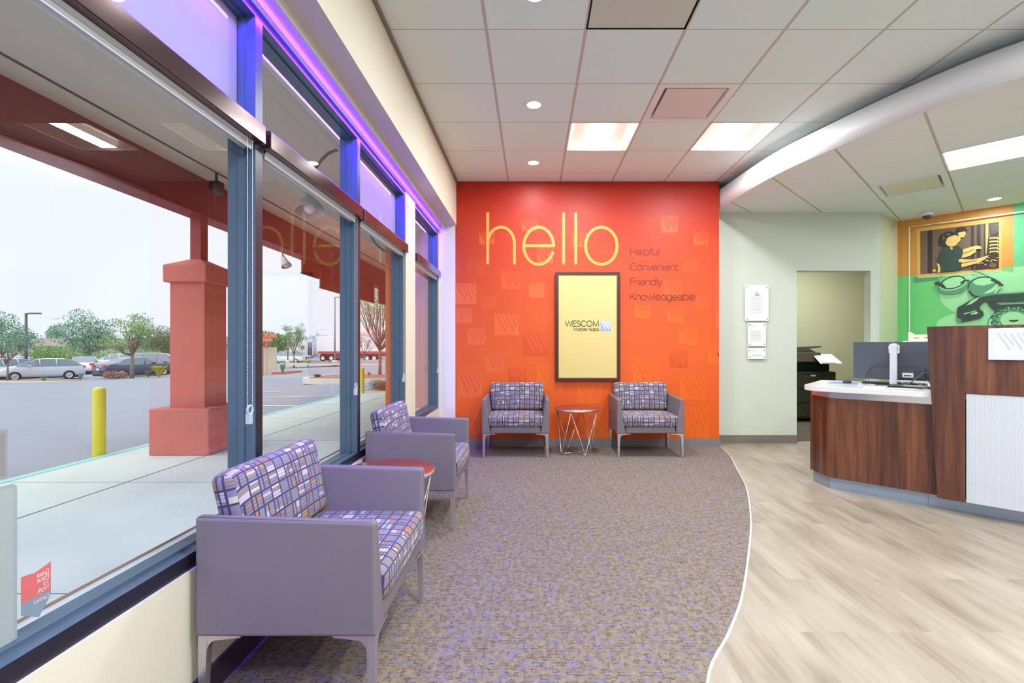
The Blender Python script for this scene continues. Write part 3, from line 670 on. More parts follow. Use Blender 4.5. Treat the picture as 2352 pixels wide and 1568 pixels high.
# roller blinds: valance, rolled hem, bead chain and tensioner
def blind(y0, y1, label, chain=True):
    b = thing('roller_blind', label, 'blind', (0, y0, 0), 0, None)
    bm = BM(); L = y1-y0
    box(bm, -1.098, -1.060, 0.0, L, 1.974, 2.047, bev=0.003); obj('valance', bm, M['bronze'], b)
    bm = BM(); tube(bm, [(-1.108, 0.03, 1.985), (-1.108, L-0.03, 1.985)], 0.020, 14); tube(bm, [(-1.124, 0.04, 1.955), (-1.124, L-0.04, 1.955)], 0.010, 10); box(bm, -1.105, -1.100, 0.03, L-0.03, 1.945, 1.985); obj('rolled_shade', bm, M['hem'], b)
    if chain:
        bm = BM(); zb = 0.93
        # bead chain: two strands hanging at the far jamb
        for dy in (-0.097, -0.063):
            n = int((1.965-zb)/0.0085)
            for i in range(n):
                z = zb+i*0.0085; r = 0.0022
                c = (-1.078, L+dy, z)
                vs = [bm.verts.new((c[0]+a*r, c[1]+b_*r, c[2]+d*r*1.25)) for a, b_, d in ((1,0,0),(-1,0,0),(0,1,0),(0,-1,0),(0,0,1),(0,0,-1))]
                for f in ((0,2,4),(2,1,4),(1,3,4),(3,0,4),(2,0,5),(1,2,5),(3,1,5),(0,3,5)): bm.faces.new([vs[k] for k in f])
            tube(bm, [(-1.078, L+dy, zb), (-1.078, L+dy, 1.97)], 0.0007, 4)
        obj('bead_chain', bm, mat('pearl_beads', (226, 224, 222), 0.35), b)
        bm = BM(); tube(bm, [(-1.078, L-0.080+0.017*math.cos(a), zb+0.016*math.sin(a)) for a in [i*2*PI/14 for i in range(14)]], 0.0045, 6, closed=True)
        box(bm, -1.09, -1.070, L-0.092, L-0.070, zb-0.055, zb-0.012, bev=0.004); obj('chain_tensioner', bm, mat('clear_plastic', (220, 228, 232), 0.15, spec=0.9, alpha=0.45), b)
    return b
blind(0.83, 1.93, 'long dark bronze roller blind cassette over the nearest window pane')
blind(1.965, 3.045, 'bronze roller blind cassette over the window behind the nearer chair')
blind(3.075, 4.15, 'bronze roller blind cassette just before the plain wall pier')
blind(4.52, 5.63, 'purple-lit roller blind cassette on the last window by the orange wall')
blind(-0.28, 0.79, 'dark bronze roller blind cassette beside the camera', False)
# signs on the glass
s = thing('window_sign', 'grey translucent notice back on glass at left edge, large rounded sheet', 'sign', (-1.157, 1.088, 0.69))
bm = BM()
def rrect(y0, y1, z0, z1, r, n=5):
    out = []
    for cy, cz, a0 in ((y1-r, z1-r, 0), (y0+r, z1-r, PI/2), (y0+r, z0+r, PI), (y1-r, z0+r, 1.5*PI)):
        out += [(cy+r*math.cos(a0+i*PI/2/n), cz+r*math.sin(a0+i*PI/2/n)) for i in range(n+1)]
    return out
def plate(bm, pts, x, th, mi=0):
    a = [bm.verts.new((x, y, z)) for y, z in pts]; b = [bm.verts.new((x-th, y, z)) for y, z in pts]; n = len(pts)
    for f in [bm.faces.new(a), bm.faces.new(b[::-1])]+[bm.faces.new((a[i], b[i], b[(i+1) % n], a[(i+1) % n])) for i in range(n)]: f.material_index = mi
plate(bm, rrect(-0.25, 0.0, -0.185, 0.175, 0.012), 0, 0.0015); obj('sheet', bm, mat('translucent_grey_sheet', (162, 170, 172), 0.6), s)
bm = BM(); plate(bm, rrect(-0.24, -0.008, -0.177, 0.167, 0.010), 0.0006, 0.0003); obj('inner_border', bm, mat('paler_grey_print', (172, 178, 178), 0.6), s)
s = thing('window_sign', 'small grey notice back on glass above the large rounded sheet', 'sign', (-1.157, 1.068, 0.935))
bm = BM(); box(bm, -0.0015, 0, -0.25, 0.0, -0.053, 0.053); obj('sheet', bm, mat('translucent_taupe_sheet', (158, 152, 154), 0.6), s)
bm = BM(); box(bm, 0.0, 0.0006, -0.24, -0.005, -0.046, 0.046); obj('inner_border', bm, mat('taupe_print', (146, 140, 144), 0.6), s)
# ================================================================ stroke lettering
def arc(cx, cy, rx, ry, a0, a1, n=14):
    return [(cx+rx*math.cos(math.radians(a0+(a1-a0)*i/n)), cy+ry*math.sin(math.radians(a0+(a1-a0)*i/n))) for i in range(n+1)]
XH = 0.72
def bowl(cx, rx): return arc(cx, XH/2, rx, XH/2, 90, 450, 26)
G = {
 'h': (0.62, [[(.06, 0), (.06, 1)], [(.06, .40)]+arc(.31, .44, .25, XH-.44, 180, 0)+[(.56, 0)]]),
 'n': (0.60, [[(.06, 0), (.06, XH)], [(.06, .40)]+arc(.30, .44, .24, XH-.44, 180, 0)+[(.54, 0)]]),
 'e': (0.66, [[(.06, .37), (.595, .37)], arc(.325, .37, .275, .35, -1, 180)+arc(.325, .36, .275, .36, 180, 335)]),
 'l': (0.20, [[(.10, 0), (.10, 1)]]), 'i': (0.20, [[(.10, 0), (.10, XH)], [(.10, .93), (.10, 1.0)]]),
 'o': (0.68, [bowl(.34, .28)]),
 'p': (0.66, [[(.07, -.28), (.07, XH)], bowl(.34, .27)]), 'b': (0.66, [[(.07, 0), (.07, 1)], bowl(.34, .27)]),
 'd': (0.66, [[(.59, 0), (.59, 1)], bowl(.32, .27)]), 'g': (0.66, [[(.59, XH), (.59, -.02)]+arc(.33, -.04, .26, .23, 0, -150), bowl(.32, .27)]),
 'a': (0.60, [[(.08, .56)]+arc(.29, .52, .21, .20, 165, 0)+[(.50, .08), (.56, 0)], arc(.27, .20, .22, .20, 70, 290)+[(.50, .12)], [(.34, .38), (.50, .42)]]),
 'f': (0.34, [[(.14, 0), (.14, .84)]+arc(.29, .84, .15, .15, 180, 90, 6), [(.02, XH), (.32, XH)]]),
 'u': (0.60, [[(.54, 0), (.54, XH)], [(.06, XH), (.06, .26)]+arc(.30, .26, .24, .27, 180, 360)]),
 'v': (0.54, [[(.02, XH), (.27, 0), (.52, XH)]]), 't': (0.34, [[(.14, .92), (.14, .10), (.20, .0), (.30, .0)], [(.02, XH), (.30, XH)]]),
 'r': (0.36, [[(.06, 0), (.06, XH)], [(.06, .40)]+arc(.30, .44, .24, XH-.44, 180, 95, 6)]),
 'y': (0.54, [[(.02, XH), (.27, 0)], [(.52, XH), (.24, -.14), (.16, -.27), (.04, -.28)]]),
 'w': (0.80, [[(.02, XH), (.21, 0), (.40, XH), (.59, 0), (.78, XH)]]), 'c': (0.60, [arc(.33, XH/2, .27, XH/2, 40, 320, 20)]),
 'k': (0.54, [[(.06, 0), (.06, 1)], [(.50, XH), (.06, .28)], [(.22, .42), (.52, 0)]]), 's': (0.52, [arc(.26, .54, .19, .18, 30, 200, 9)+[(.28, .37)]+arc(.26, .18, .21, .18, 60, -160, 10)]),
 'H': (0.78, [[(.08, 0), (.08, 1)], [(.70, 0), (.70, 1)], [(.08, .53), (.70, .53)]]), 'C': (0.80, [arc(.42, .5, .36, .51, 42, 318, 24)]),
 'F': (0.60, [[(.08, 0), (.08, 1), (.58, 1)], [(.08, .52), (.54, .52)]]), 'K': (0.72, [[(.08, 0), (.08, 1)], [(.66, 1), (.08, .38)], [(.26, .57), (.68, 0)]]),
 'G': (0.82, [arc(.42, .5, .36, .51, 50, 330, 24)+[(.76, .46), (.46, .46)]]), 'P': (0.66, [[(.08, 0), (.08, 1), (.36, 1)]+arc(.36, .74, .25, .26, 90, -90)+[(.08, .48)]]),
 'T': (0.64, [[(.32, 0), (.32, 1)], [(.02, 1), (.62, 1)]]), 'W': (1.0, [[(.02, 1), (.26, 0), (.50, 1), (.74, 0), (.98, 1)]]),
 'E': (0.60, [[(.56, 1), (.08, 1), (.08, 0), (.57, 0)], [(.08, .53), (.52, .53)]]), 'S': (0.58, [arc(.28, .75, .21, .25, 30, 215, 10)+arc(.28, .26, .24, .26, 55, -155, 12)]),
 'O': (0.88, [arc(.44, .5, .38, .51, 90, 450, 28)]), 'M': (0.94, [[(.08, 0), (.12, 1), (.46, .05), (.80, 1), (.86, 0)]]), 'A': (0.70, [[(.02, 0), (.35, 1), (.68, 0)], [(.13, .33), (.57, .33)]]),
 ' ': (0.30, []), '.': (0.2, [[(.1, 0), (.1, .09)]]), 'R': (0.68, [[(.08, 0), (.08, 1), (.36, 1)]+arc(.36, .76, .24, .24, 90, -90)+[(.08, .52)], [(.38, .52), (.64, 0)]]), 'I': (.24, [[(.12, 0), (.12, 1)]]),
}
RC = [0]
def ribbon(bm, P, w, y, th, mi=0):
    RC[0] += 1; y -= 0.00004*(RC[0] % 9)
    P = [Vector(p) for p in P]; n = len(P); closed = n > 3 and (P[0]-P[-1]).length < 1e-6
    if closed: P = P[:-1]; n -= 1
    L = []
    for i in range(n):
        if not closed and i in (0, n-1):
            t = (P[1]-P[0]) if i == 0 else (P[-1]-P[-2]); t.normalize(); m_ = Vector((-t.y, t.x)); k = 1
        else:
            t0 = (P[i]-P[i-1]).normalized(); t1 = (P[(i+1) % n]-P[i]).normalized(); n0 = Vector((-t0.y, t0.x)); n1 = Vector((-t1.y, t1.x))
            m_ = (n0+n1)
            if m_.length < 0.3: m_ = n0
            m_.normalize(); k = min(2.2, 1/max(0.3, m_.dot(n0)))
        L.append((P[i]+m_*w/2*k, P[i]-m_*w/2*k))
    V = [[bm.verts.new((q.x, yy, q.y)) for q in pr for yy in (y, y+th)] for pr in L]
    for i in range(n if closed else n-1):
        A, B = V[i], V[(i+1) % n]
        for f in ((A[0], A[2], B[2], B[0]), (A[0], B[0], B[1], A[1]), (A[2], A[3], B[3], B[2])):
            bm.faces.new(f).material_index = mi
    if not closed:
        for A in (V[0], V[-1]): bm.faces.new((A[0], A[1], A[3], A[2])).material_index = mi
def text(bm, s, x0, z0, cap, sw, width=None, y=0.0, th=0.001, mi=0, gap=0.09):
    tot = sum(G[c][0] for c in s)+gap*(len(s)-1)*0
    sx = cap if width is None else width/tot
    x = x0
    for c in s:
        a, st = G[c]
        for P in st: ribbon(bm, [(x+p[0]*sx, z0+p[1]*cap) for p in P], sw, y, th, mi)
        x += a*sx
    return x
# hello
u = (607.3-487.7)*YB/F
bm = BM(); yb = YB-0.004
def hx(z): return WX(1040+z/3.1355)
zb = WZ(607.3)
def HP(P, xl, sc=1.0): return [(xl+p[0]*u*sc, zb+p[1]*u) for p in P]
sw = 0.0575*u; xh = 0.715
ribbon(bm, [(hx(251.5), zb), (hx(251.5), zb+u)], sw, yb, 0.002)
cxh = (251.5+444)/2; rxh = (444-251.5)/2/375
ribbon(bm, HP([(-rxh, .36)]+arc(0, .40, rxh, xh-.40, 180, 0, 20)+[(rxh, 0)], hx(cxh)), sw, yb, 0.002)
re = (737-500)/2/375-.0275
ribbon(bm, HP(arc(0, .335, re, xh-.335, 0, 180, 20)+arc(0, .36, re, .36-.0, 180, 342, 20)[1:], hx(619)), sw, yb, 0.002)
ribbon(bm, HP([(-re+.02, .36), (re-.02, .36)], hx(619)), sw, yb+0.0004, 0.0016)
for c in (798, 885.5): ribbon(bm, [(hx(c), zb), (hx(c), zb+u)], sw, yb, 0.002)
ribbon(bm, HP(arc(0, xh/2, (1193-946)/2/375-.0275, xh/2, 90, 450, 40), hx(1069.5)), sw, yb, 0.002)
tag(obj('wall_lettering', bm, mat('yellow_vinyl', (228, 160, 72), 0.5)), 'large thin yellow word hello on the orange wall', 'lettering')
for s_, py, x1, lb in (('Helpful', 585.5, 1490, 'small dark red word Helpful, first line right of hello'), ('Convenient', 620.3, 1625, 'small dark red word Convenient, second line on orange wall'),
                   ('Friendly', 654.5, 1510, 'small dark red word Friendly, third line on orange wall'), ('Knowledgeable', 688.7, 1751, 'small dark red word Knowledgeable, lowest line on orange wall')):
    bm = BM(); text(bm, s_, WX(1446.5), WZ(py), 50/3.1355*YB/F, 0.0070, width=(x1-1276)/3.1355*YB/F, y=YB-0.004, th=0.001)
    tag(obj('wall_lettering', bm, mat('dark_red_vinyl', (128, 40, 36), 0.5)), lb, 'lettering', 'four word list on orange wall')
# wall screen
sx0, sx1, sz0, sz1 = WX(1275.5), WX(1422.5), WZ(874), WZ(626)
scr = thing('wall_screen', 'portrait wall screen with cream display and dark frame on the orange wall', 'screen', ((sx0+sx1)/2, YB, sz0))
hw, hh = (sx1-sx0)/2, sz1-sz0
def frame(bm, hw, hh, t, y0, y1, z=0, mi=0):
    box(bm, -hw, -hw+t, y0, y1, z, z+hh, mi); box(bm, hw-t, hw, y0, y1, z, z+hh, mi); box(bm, -hw+t, hw-t, y0, y1, z, z+t, mi); box(bm, -hw+t, hw-t, y0, y1, z+hh-t, z+hh, mi)
bm = BM(); frame(bm, hw, hh, 0.026, -0.05, -0.003); obj('frame', bm, mat('dark_cherry_frame', (70, 22, 18), 0.3), scr)
bm = BM(); frame(bm, hw-0.026, hh-0.052, 0.012, -0.044, -0.003, 0.026); obj('inner_bezel', bm, mat('brown_bezel', (104, 74, 26), 0.3), scr)
i_ = 0.036
bm = BM(); box(bm, -hw+i_, hw-i_, -0.040, -0.003, i_, hh-i_); obj('display', bm, mat('cream_display', (206, 184, 118), 0.4, emit=(228, 204, 140), es=0.10), scr)
def SP(px): return WX(px)-(sx0+sx1)/2
def SQ(py): return WZ(py)-sz0
bm = BM(); text(bm, 'WESCOM', SP(1298), SQ(700+775/15.68), 12.3*YB/F, 0.0085, width=77*YB/F, y=-0.0415, th=0.001)
text(bm, 'Mobile Apps', SP(1316.5), SQ(700+935/15.68), 7.3*YB/F, 0.0052, width=58.5*YB/F, y=-0.0415, th=0.001)
obj('lettering', bm, mat('dark_olive_print', (66, 54, 8), 0.5), scr)
bm = BM(); logo(bm, SP(1378.3), SQ(760.3), 23.8*YB/F, 22.3*YB/F, -0.0412, 1, 0)
for f in bm.faces: f.material_index = 0 if f.material_index == 1 else 1
o = obj('logo', bm, [mat('blue_logo', (128, 138, 250), 0.5, emit=(128, 138, 250), es=0.5), mat('pale_logo_bars', (214, 204, 244), 0.5, emit=(214, 204, 244), es=0.4)], scr)
# window sticker, mirrored text because it reads from outside
st = thing('window_sticker', 'small red and grey award sticker low on the nearest window', 'sticker', (-1.1565, 1.0958, 0.536))
dy = 0.068; H = 0.118
bm = BM(); plate(bm, [(0, 0.025), (0.040, 0.0), (dy, 0.040), (dy, 0.052), (0, 0.052)], 0, 0.0005); obj('lower_band', bm, mat('grey_sticker_film', (140, 152, 168), 0.5), st)
bm = BM(); plate(bm, [(0, 0.052), (dy, 0.052), (dy, H), (0.030, H-0.010), (0.022, H-0.008), (0, H-0.006)], 0, 0.0005); obj('upper_band', bm, mat('red_sticker_film', (226, 112, 108), 0.5), st)
bm = BM()
for s_, z, c in (('Great', .094, .0105), ('Place', .082, .0105), ('To', .070, .0105), ('Work.', .057, .0105)): text(bm, s_, 0, z, c, .0017, y=0, th=0.0003)
for s_, z, c in (('Certified', .036, .0085), ): text(bm, s_, 0, z, c, .0012, y=0, th=0.0003)
for v in bm.verts: v.co = Vector((0.0006+v.co.y*0.3, dy-0.005-v.co.x, v.co.z))
obj('lettering', bm, mat('pale_sticker_print', (240, 206, 206), 0.5), st)
# ================================================================ ARMCHAIRS
def cushion(name, sx, sy, sz, r, loc, tilt, parent, taper=0.0, crown=0.0, wz=0.0):
    bm = rbox(sx, sy, sz, r, 12); uvl = bm.loops.layers.uv.new('UVMap')
    for v in bm.verts:
        if crown and v.co.z > 0:
            v.co.z += crown*max(0, 1-(2*v.co.x/sx)**2)*max(0, 1-(2*v.co.y/sy)**2)
        if taper: v.co.x *= 1+taper*(v.co.z/sz)
        if wz: v.co.y -= wz*max(0, 1-(2*v.co.x/sx)**2)*max(0, 1-(2*v.co.z/sz)**2) if v.co.y < 0 else 0
    bm.normal_update()
    for f in bm.faces:
        c = f.normal
        for l in f.loops:
            p = l.vert.co
            if abs(c.x) > 0.75: l[uvl].uv = (p.y+3.0, p.z+5.0)
            else: l[uvl].uv = (p.x+7.0+0.0297, p.y+p.z+5.0)
    o = obj(name, bm, M['fabric'], parent, smooth=True, loc=loc, rot=(tilt, 0, 0)); return o
M['thread'] = mat('grey_thread', (112, 104, 112), 0.7)
def make_chair(label, loc, rz, group):
    t = thing('armchair', label, 'armchair', loc, rz, group)
    Wd, Dp = 0.355, 0.57
    for s in (-1, 1):
        bm = BM()
        pts = [(s*Wd, 0, .253), (s*.262, 0, .253), (s*.262, Dp, .253), (s*Wd, Dp, .253), (s*Wd, 0.004, .612), (s*.318, 0.004, .612), (s*.318, Dp, .630), (s*Wd, Dp, .630)]
        if s > 0: pts = [pts[i] for i in (1, 0, 3, 2, 5, 4, 7, 6)]
        hexa(bm, pts, bev=0.010); bmesh.ops.recalc_face_normals(bm, faces=bm.faces[:])
        # welt seam round the outer face
        arm_o = obj('arm', bm, M['leather'], t)
        bm = BM(); x = s*(Wd-0.006)
        tube(bm, [(x, 0.006, .262), (x, 0.008, .604)], 0.0022, 6); tube(bm, [(x, 0.012, .611), (x, Dp-0.01, .629)], 0.0022, 6)
        obj('seam', bm, M['thread'], arm_o)
    bm = BM(); box(bm, -.262, .262, 0.006, Dp-0.05, .256, .318, bev=0.008); obj('seat_frame', bm, M['leather'], t)
    bm = BM(); box(bm, -.30, .30, Dp-0.045, Dp-0.015, .27, .33, bev=0.004); box(bm, -.28, -.24, Dp-0.05, Dp-0.03, .32, .56); box(bm, .24, .28, Dp-0.05, Dp-0.03, .32, .56); obj('back_support', bm, M['black'], t)
    cushion('seat', .585, .49, .125, .040, (0, 0.232, .378), 0, t, taper=0.07, crown=0.012)
    cushion('backrest', .60, .095, .318, .036, (0, 0.492, .599), -0.20, t, taper=0.06, wz=0.012)
    for sx_ in (-1, 1):
        for yy, sy_ in ((0.006, 1), (Dp-0.034, -1)):
            bm = BM(); x0 = sx_*(Wd-0.008)
            xo, xi = x0, x0-sx_*0.030; ya, yb_ = (yy, yy+0.028)
            yo = ya if sy_ > 0 else yb_; yi = yb_ if sy_ > 0 else ya
            # tapering post
            tp = [(xo, yo, .253), (xi, yo, .253), (xi, yi, .253), (xo, yi, .253)]
            bt = [(xo, yo, 0.006), (xo-sx_*0.020, yo, 0.006), (xo-sx_*0.020, yo+sy_*0.019, 0.006), (xo, yo+sy_*0.019, 0.006)]
            hexa(bm, bt+tp)
            # curved brackets along the underside, both ways
            def br(dirx):
                n = 6; prof = [(0.0, .253-.050)]+[(0.030*(1-math.cos(a*PI/2/n)) , .253-.050+.036*math.sin(a*PI/2/n)) for a in range(1, n+1)]+[(0.105, .253-.006), (0.105, .253)]+[(0.0, .253)]
                A, B = [], []
                for d, z in prof:
                    if dirx: A.append(bm.verts.new((xi-sx_*d, yo, z))); B.append(bm.verts.new((xi-sx_*d, yo+sy_*0.024, z)))
                    else: A.append(bm.verts.new((xo, yi+sy_*d, z))); B.append(bm.verts.new((xo-sx_*0.024, yi+sy_*d, z)))
                m = len(prof); bm.faces.new(A); bm.faces.new(B[::-1])
                for i in range(m): bm.faces.new((A[i], A[(i+1) % m], B[(i+1) % m], B[i]))
            br(True); br(False); box(bm, min(xo, xo-sx_*0.02), max(xo, xo-sx_*0.02), min(yo, yo+sy_*0.019), max(yo, yo+sy_*0.019), 0.0, 0.006)
            bmesh.ops.recalc_face_normals(bm, faces=bm.faces[:]); obj('leg', bm, M['brushed'], t)
    return t
g = 'grey armchairs with woven grid cushions'
c1 = make_chair('nearest grey armchair with patterned cushions, backed against the window wall', (-0.49, 1.875, 0.005), PI/2, g)
c2 = dup(c1, (-0.487, 3.415, 0.005), PI/2, 'second grey armchair along the windows, beyond the red round table', g)
c3 = dup(c1, (-0.173, 5.095, 0.005), 0, 'grey armchair against the orange wall, left of the wire table', g)
c4 = dup(c1, (1.25, 5.095, 0.005), 0, 'grey armchair against the orange wall, right of the wire table', g)
# ================================================================ WIRE TABLES
def make_table(label, loc, rz, group):
    t = thing('side_table', label, 'table', loc, rz, group)
    bm = BM(); lathe(bm, [(0, .482), (.236, .482), (.240, .486), (.240, .497), (.237, .500), (0, .500)], 48, mi=0)
    obj('tabletop', bm, M['redtop'], t)
    bm = BM(); lathe(bm, [(.233, .474), (.243, .476), (.2445, .484), (.243, .495), (.2405, .495), (.2405, .482), (.233, .480), (.233, .474)], 48); obj('edge_ring', bm, M['chrome'], t)
    zt = .470; zf = 0.010; R1, R2 = .225, .190
    for k in range(4):
        a = k*PI/2; P = Vector((R2*math.cos(a), R2*math.sin(a), zf)); bm = BM()
        T = [Vector((R1*math.cos(a+s*PI/4), R1*math.sin(a+s*PI/4), zt)) for s in (-1, 1)]
        # inverted-V: up one side, rounded foot, up the other
        d0 = (T[0]-P).normalized(); d1 = (T[1]-P).normalized()
        ps = [T[0]-d0*0.006]+[P+d0*0.035, P+d0*0.014+Vector((0, 0, -.002)), P+(d0+d1)*0.003, P+d1*0.014+Vector((0, 0, -.002)), P+d1*0.035, T[1]-d1*0.006]
        tube(bm, ps, 0.0042, 8)
        obj('leg', bm, M['chrome'], t)
    bm = BM(); tube(bm, [(R1*math.cos(a*PI/16), R1*math.sin(a*PI/16), zt+0.003) for a in range(32)], 0.004, 6, closed=True); obj('top_rail', bm, M['chrome'], t)
    for k in range(2):
        a = k*PI/2; bm = BM(); tube(bm, [(R2*math.cos(a), R2*math.sin(a), zf-.002), (0.05*math.cos(a), .05*math.sin(a), .006+k*.006), (-0.05*math.cos(a), -.05*math.sin(a), .006+k*.006), (-R2*math.cos(a), -R2*math.sin(a), zf-.002)], 0.0042, 8); obj('floor_wire', bm, M['chrome'], t)
    return t
g = 'round cherry-topped wire tables'
t1 = make_table('round cherry-topped wire table between the two armchairs at the orange wall', (0.49, 5.34, 0.005), math.radians(25), g)
t2 = dup(t1, (-0.78, 2.645, 0.005), math.radians(45), 'round cherry-topped wire table between the two armchairs at the windows', g)
# ================================================================ CEILING FITTINGS
def troffer(cell_, z, label, rot=0.0, power=TROFFER_POWER, long_axis=1, group='recessed ceiling troffers'):
    a0, a1, b0, b1 = cell_; ca, cb = (a0+a1)/2, (b0+b1)/2
    x = ca*math.cos(rot)-cb*math.sin(rot); y = ca*math.sin(rot)+cb*math.cos(rot)
    t = thing('ceiling_light', label, 'ceiling light', (x, y, z), rot, group)
    hx_, hy = (a1-a0)/2-0.004, (b1-b0)/2-0.004; dp = 0.09
    bm = BM()   # recessed pan with sloping sides
    top = [(-hx_+.06, -hy+.03, dp), (hx_-.06, -hy+.03, dp), (hx_-.06, hy-.03, dp), (-hx_+.06, hy-.03, dp)]; bt = [(-hx_, -hy, 0), (hx_, -hy, 0), (hx_, hy, 0), (-hx_, hy, 0)]
    for i in range(4): quad_ngon(bm, [bt[i], bt[(i+1) % 4], top[(i+1) % 4], top[i]])
    quad_ngon(bm, top[::-1]); obj('reflector', bm, M['lens_dim'], t)
    bm = BM(); ribs = [(-hx_, -hy), (hx_, hy)]
    frame_ = 0.010
    for (u0, u1, v0, v1) in ((-hx_-.003, hx_+.003, -hy-.003, -hy+frame_), (-hx_-.003, hx_+.003, hy-frame_, hy+.003), (-hx_-.003, -hx_+frame_, -hy, hy), (hx_-frame_, hx_+.003, -hy, hy)): box(bm, u0, u1, v0, v1, -0.003, 0.004)
    obj('frame', bm, M['white'], t)
    bm = BM(); w = 0.085; n = 10     # bowed lens
    L = hy-0.03
    for i in range(n):
        a, b = PI*i/n, PI*(i+1)/n
        f = quad_ngon(bm, [(-w*math.cos(a), -L, dp-.012-.06*math.sin(a)), (-w*math.cos(b), -L, dp-.012-.06*math.sin(b)), (-w*math.cos(b), L, dp-.012-.06*math.sin(b)), (-w*math.cos(a), L, dp-.012-.06*math.sin(a))]); f.smooth = True
    for y_ in (-L, L): quad_ngon(bm, [(-w*math.cos(PI*i/n), y_, dp-.012-.06*math.sin(PI*i/n)) for i in range(n+1)])
    obj('lens', bm, M['lens'], t)
    area('troffer_glow', (x, y, z+0.015), (0, 0, rot), 0.15, 2*L, power, WARM)
    return t
troffer(troffer_cells[0], CEIL, 'square recessed troffer light nearer the middle of the upper ceiling')
troffer(troffer_cells[1], CEIL, 'square recessed troffer light right of the ceiling air vent')
for i, c in enumerate(fill_troffers): troffer(c, CEIL, 'added unseen troffer light behind the camera', power=TROFFER_POWER*1.4)
troffer(L_LIGHT, LOW, 'long recessed troffer light above the reception desk', rot=PI/4, power=TROFFER_POWER*0.75)
def downlight(x, y, z, label):
    t = thing('downlight', label, 'ceiling light', (x, y, z), 0, 'round ceiling downlights')
    bm = BM(); lathe(bm, [(.056, -.0005), (.066, -.003), (.068, 0.0), (.068, .002)], 32); obj('trim_ring', bm, M['white'], t)
    bm = BM(); lathe(bm, [(0, -.002), (.056, -.002)], 32); obj('lens', bm, M['lens'], t)
    l = bpy.data.lights.new('downlight_glow', 'AREA'); l.shape = 'DISK'; l.size = 0.10; l.energy = DOWN_POWER; l.color = WARM
    o = bpy.data.objects.new('downlight_glow', l); C.objects.link(o); o.location = (x, y, z-0.006)
downlight(0.015, 5.113, CEIL, 'round downlight in the upper ceiling nearest the orange wall')
downlight(0.015, 3.89, CEIL, 'round downlight in the upper ceiling, middle of the row of three')
downlight(0.015, 2.67, CEIL, 'round downlight cut off by the top edge of the picture')
downlight(0.015, 0.2, CEIL, 'round downlight above the camera')
downlight(5.126, 5.367, LOW, 'round downlight in the lower ceiling before the green mural')
# vents
def vent(cell_, z, label, rot, tilt_col):
    a0, a1, b0, b1 = cell_; ca, cb = (a0+a1)/2, (b0+b1)/2; x = ca*math.cos(rot)-cb*math.sin(rot); y = ca*math.sin(rot)+cb*math.cos(rot)
    t = thing('air_vent', label, 'air vent', (x, y, z), rot, 'square plaque ceiling vents'); h = (a1-a0)/2-.003
    bm = BM(); i = h-.055
    for (u0, u1, v0, v1) in ((-h, h, -h, -i), (-h, h, i, h), (-h, -i, -i, i), (i, h, -i, i)): box(bm, u0, u1, v0, v1, -0.002, 0.002)
    j = h-0.085
    for p, q in (((-i, -i), (i, -i)), ((i, -i), (i, i)), ((i, i), (-i, i)), ((-i, i), (-i, -i))):
        quad_ngon(bm, [(p[0], p[1], 0), (q[0], q[1], 0), (q[0]*j/i, q[1]*j/i, 0.07), (p[0]*j/i, p[1]*j/i, 0.07)])
    quad_ngon(bm, [(-j, -j, .07), (j, -j, .07), (j, j, .07), (-j, j, .07)]); obj('frame', bm, M['white'], t)
    bm = BM(); k = h-.078; box(bm, -k, k, -k, k, 0.002, 0.010, bev=0.002); obj('plaque', bm, mat(tilt_col[0], tilt_col[1], 0.5), t)
    bm = BM(); lathe(bm, [(0, .068), (.12, .068), (.12, .05), (.10, .05)], 24); obj('duct_collar', bm, M['black'], t)
vent(vent_cell, CEIL, 'square plaque air vent in the upper ceiling between the troffers', 0, ('vent_enamel', (224, 214, 210)))
vent(L_VENT, LOW, 'square plaque air vent in the lower ceiling before the desk', PI/4, ('vent_enamel_warm', (222, 214, 196)))
a0, a1, b0, b1 = grey_cell
bm = BM(); box(bm, a0+.012, a1-.012, b0+.012, b1-.006, CEIL+0.005, CEIL+0.02); tag(obj('ceiling_panel', bm, M['ceilgrey']), 'flat grey square panel in the upper ceiling at the top edge', 'ceiling panel')
# dome camera
t = thing('dome_camera', 'small white dome security camera on the lower ceiling', 'security camera', (4.80, 5.88, LOW))
bm = BM(); lathe(bm, [(0.0, 0), (.062, 0), (.064, -.02), (.055, -.045), (.046, -.048)], 28); obj('housing', bm, M['white'], t)
bm = BM(); lathe(bm, [(.048, -.044), (.046, -.062), (.034, -.082), (.016, -.092), (0, -.094)], 24); obj('dome', bm, mat('smoked_dome', (84, 80, 76), 0.1), t)
# alarm at the wall edge
t = thing('wall_strobe', 'small white alarm on pale green wall beside the orange wall edge', 'alarm', (2.235, YM, 2.42))
bm = BM(); box(bm, -.05, .03, -.045, 0, -.06, .065, bev=.006); obj('body', bm, M['white'], t); bm = BM(); lathe(bm, [(0, -.03), (.022, -.03), (.022, .0)], 16, cx=-0.005, cy=-0.05, cz=-0.02); obj('beacon', bm, M['hem'], t)
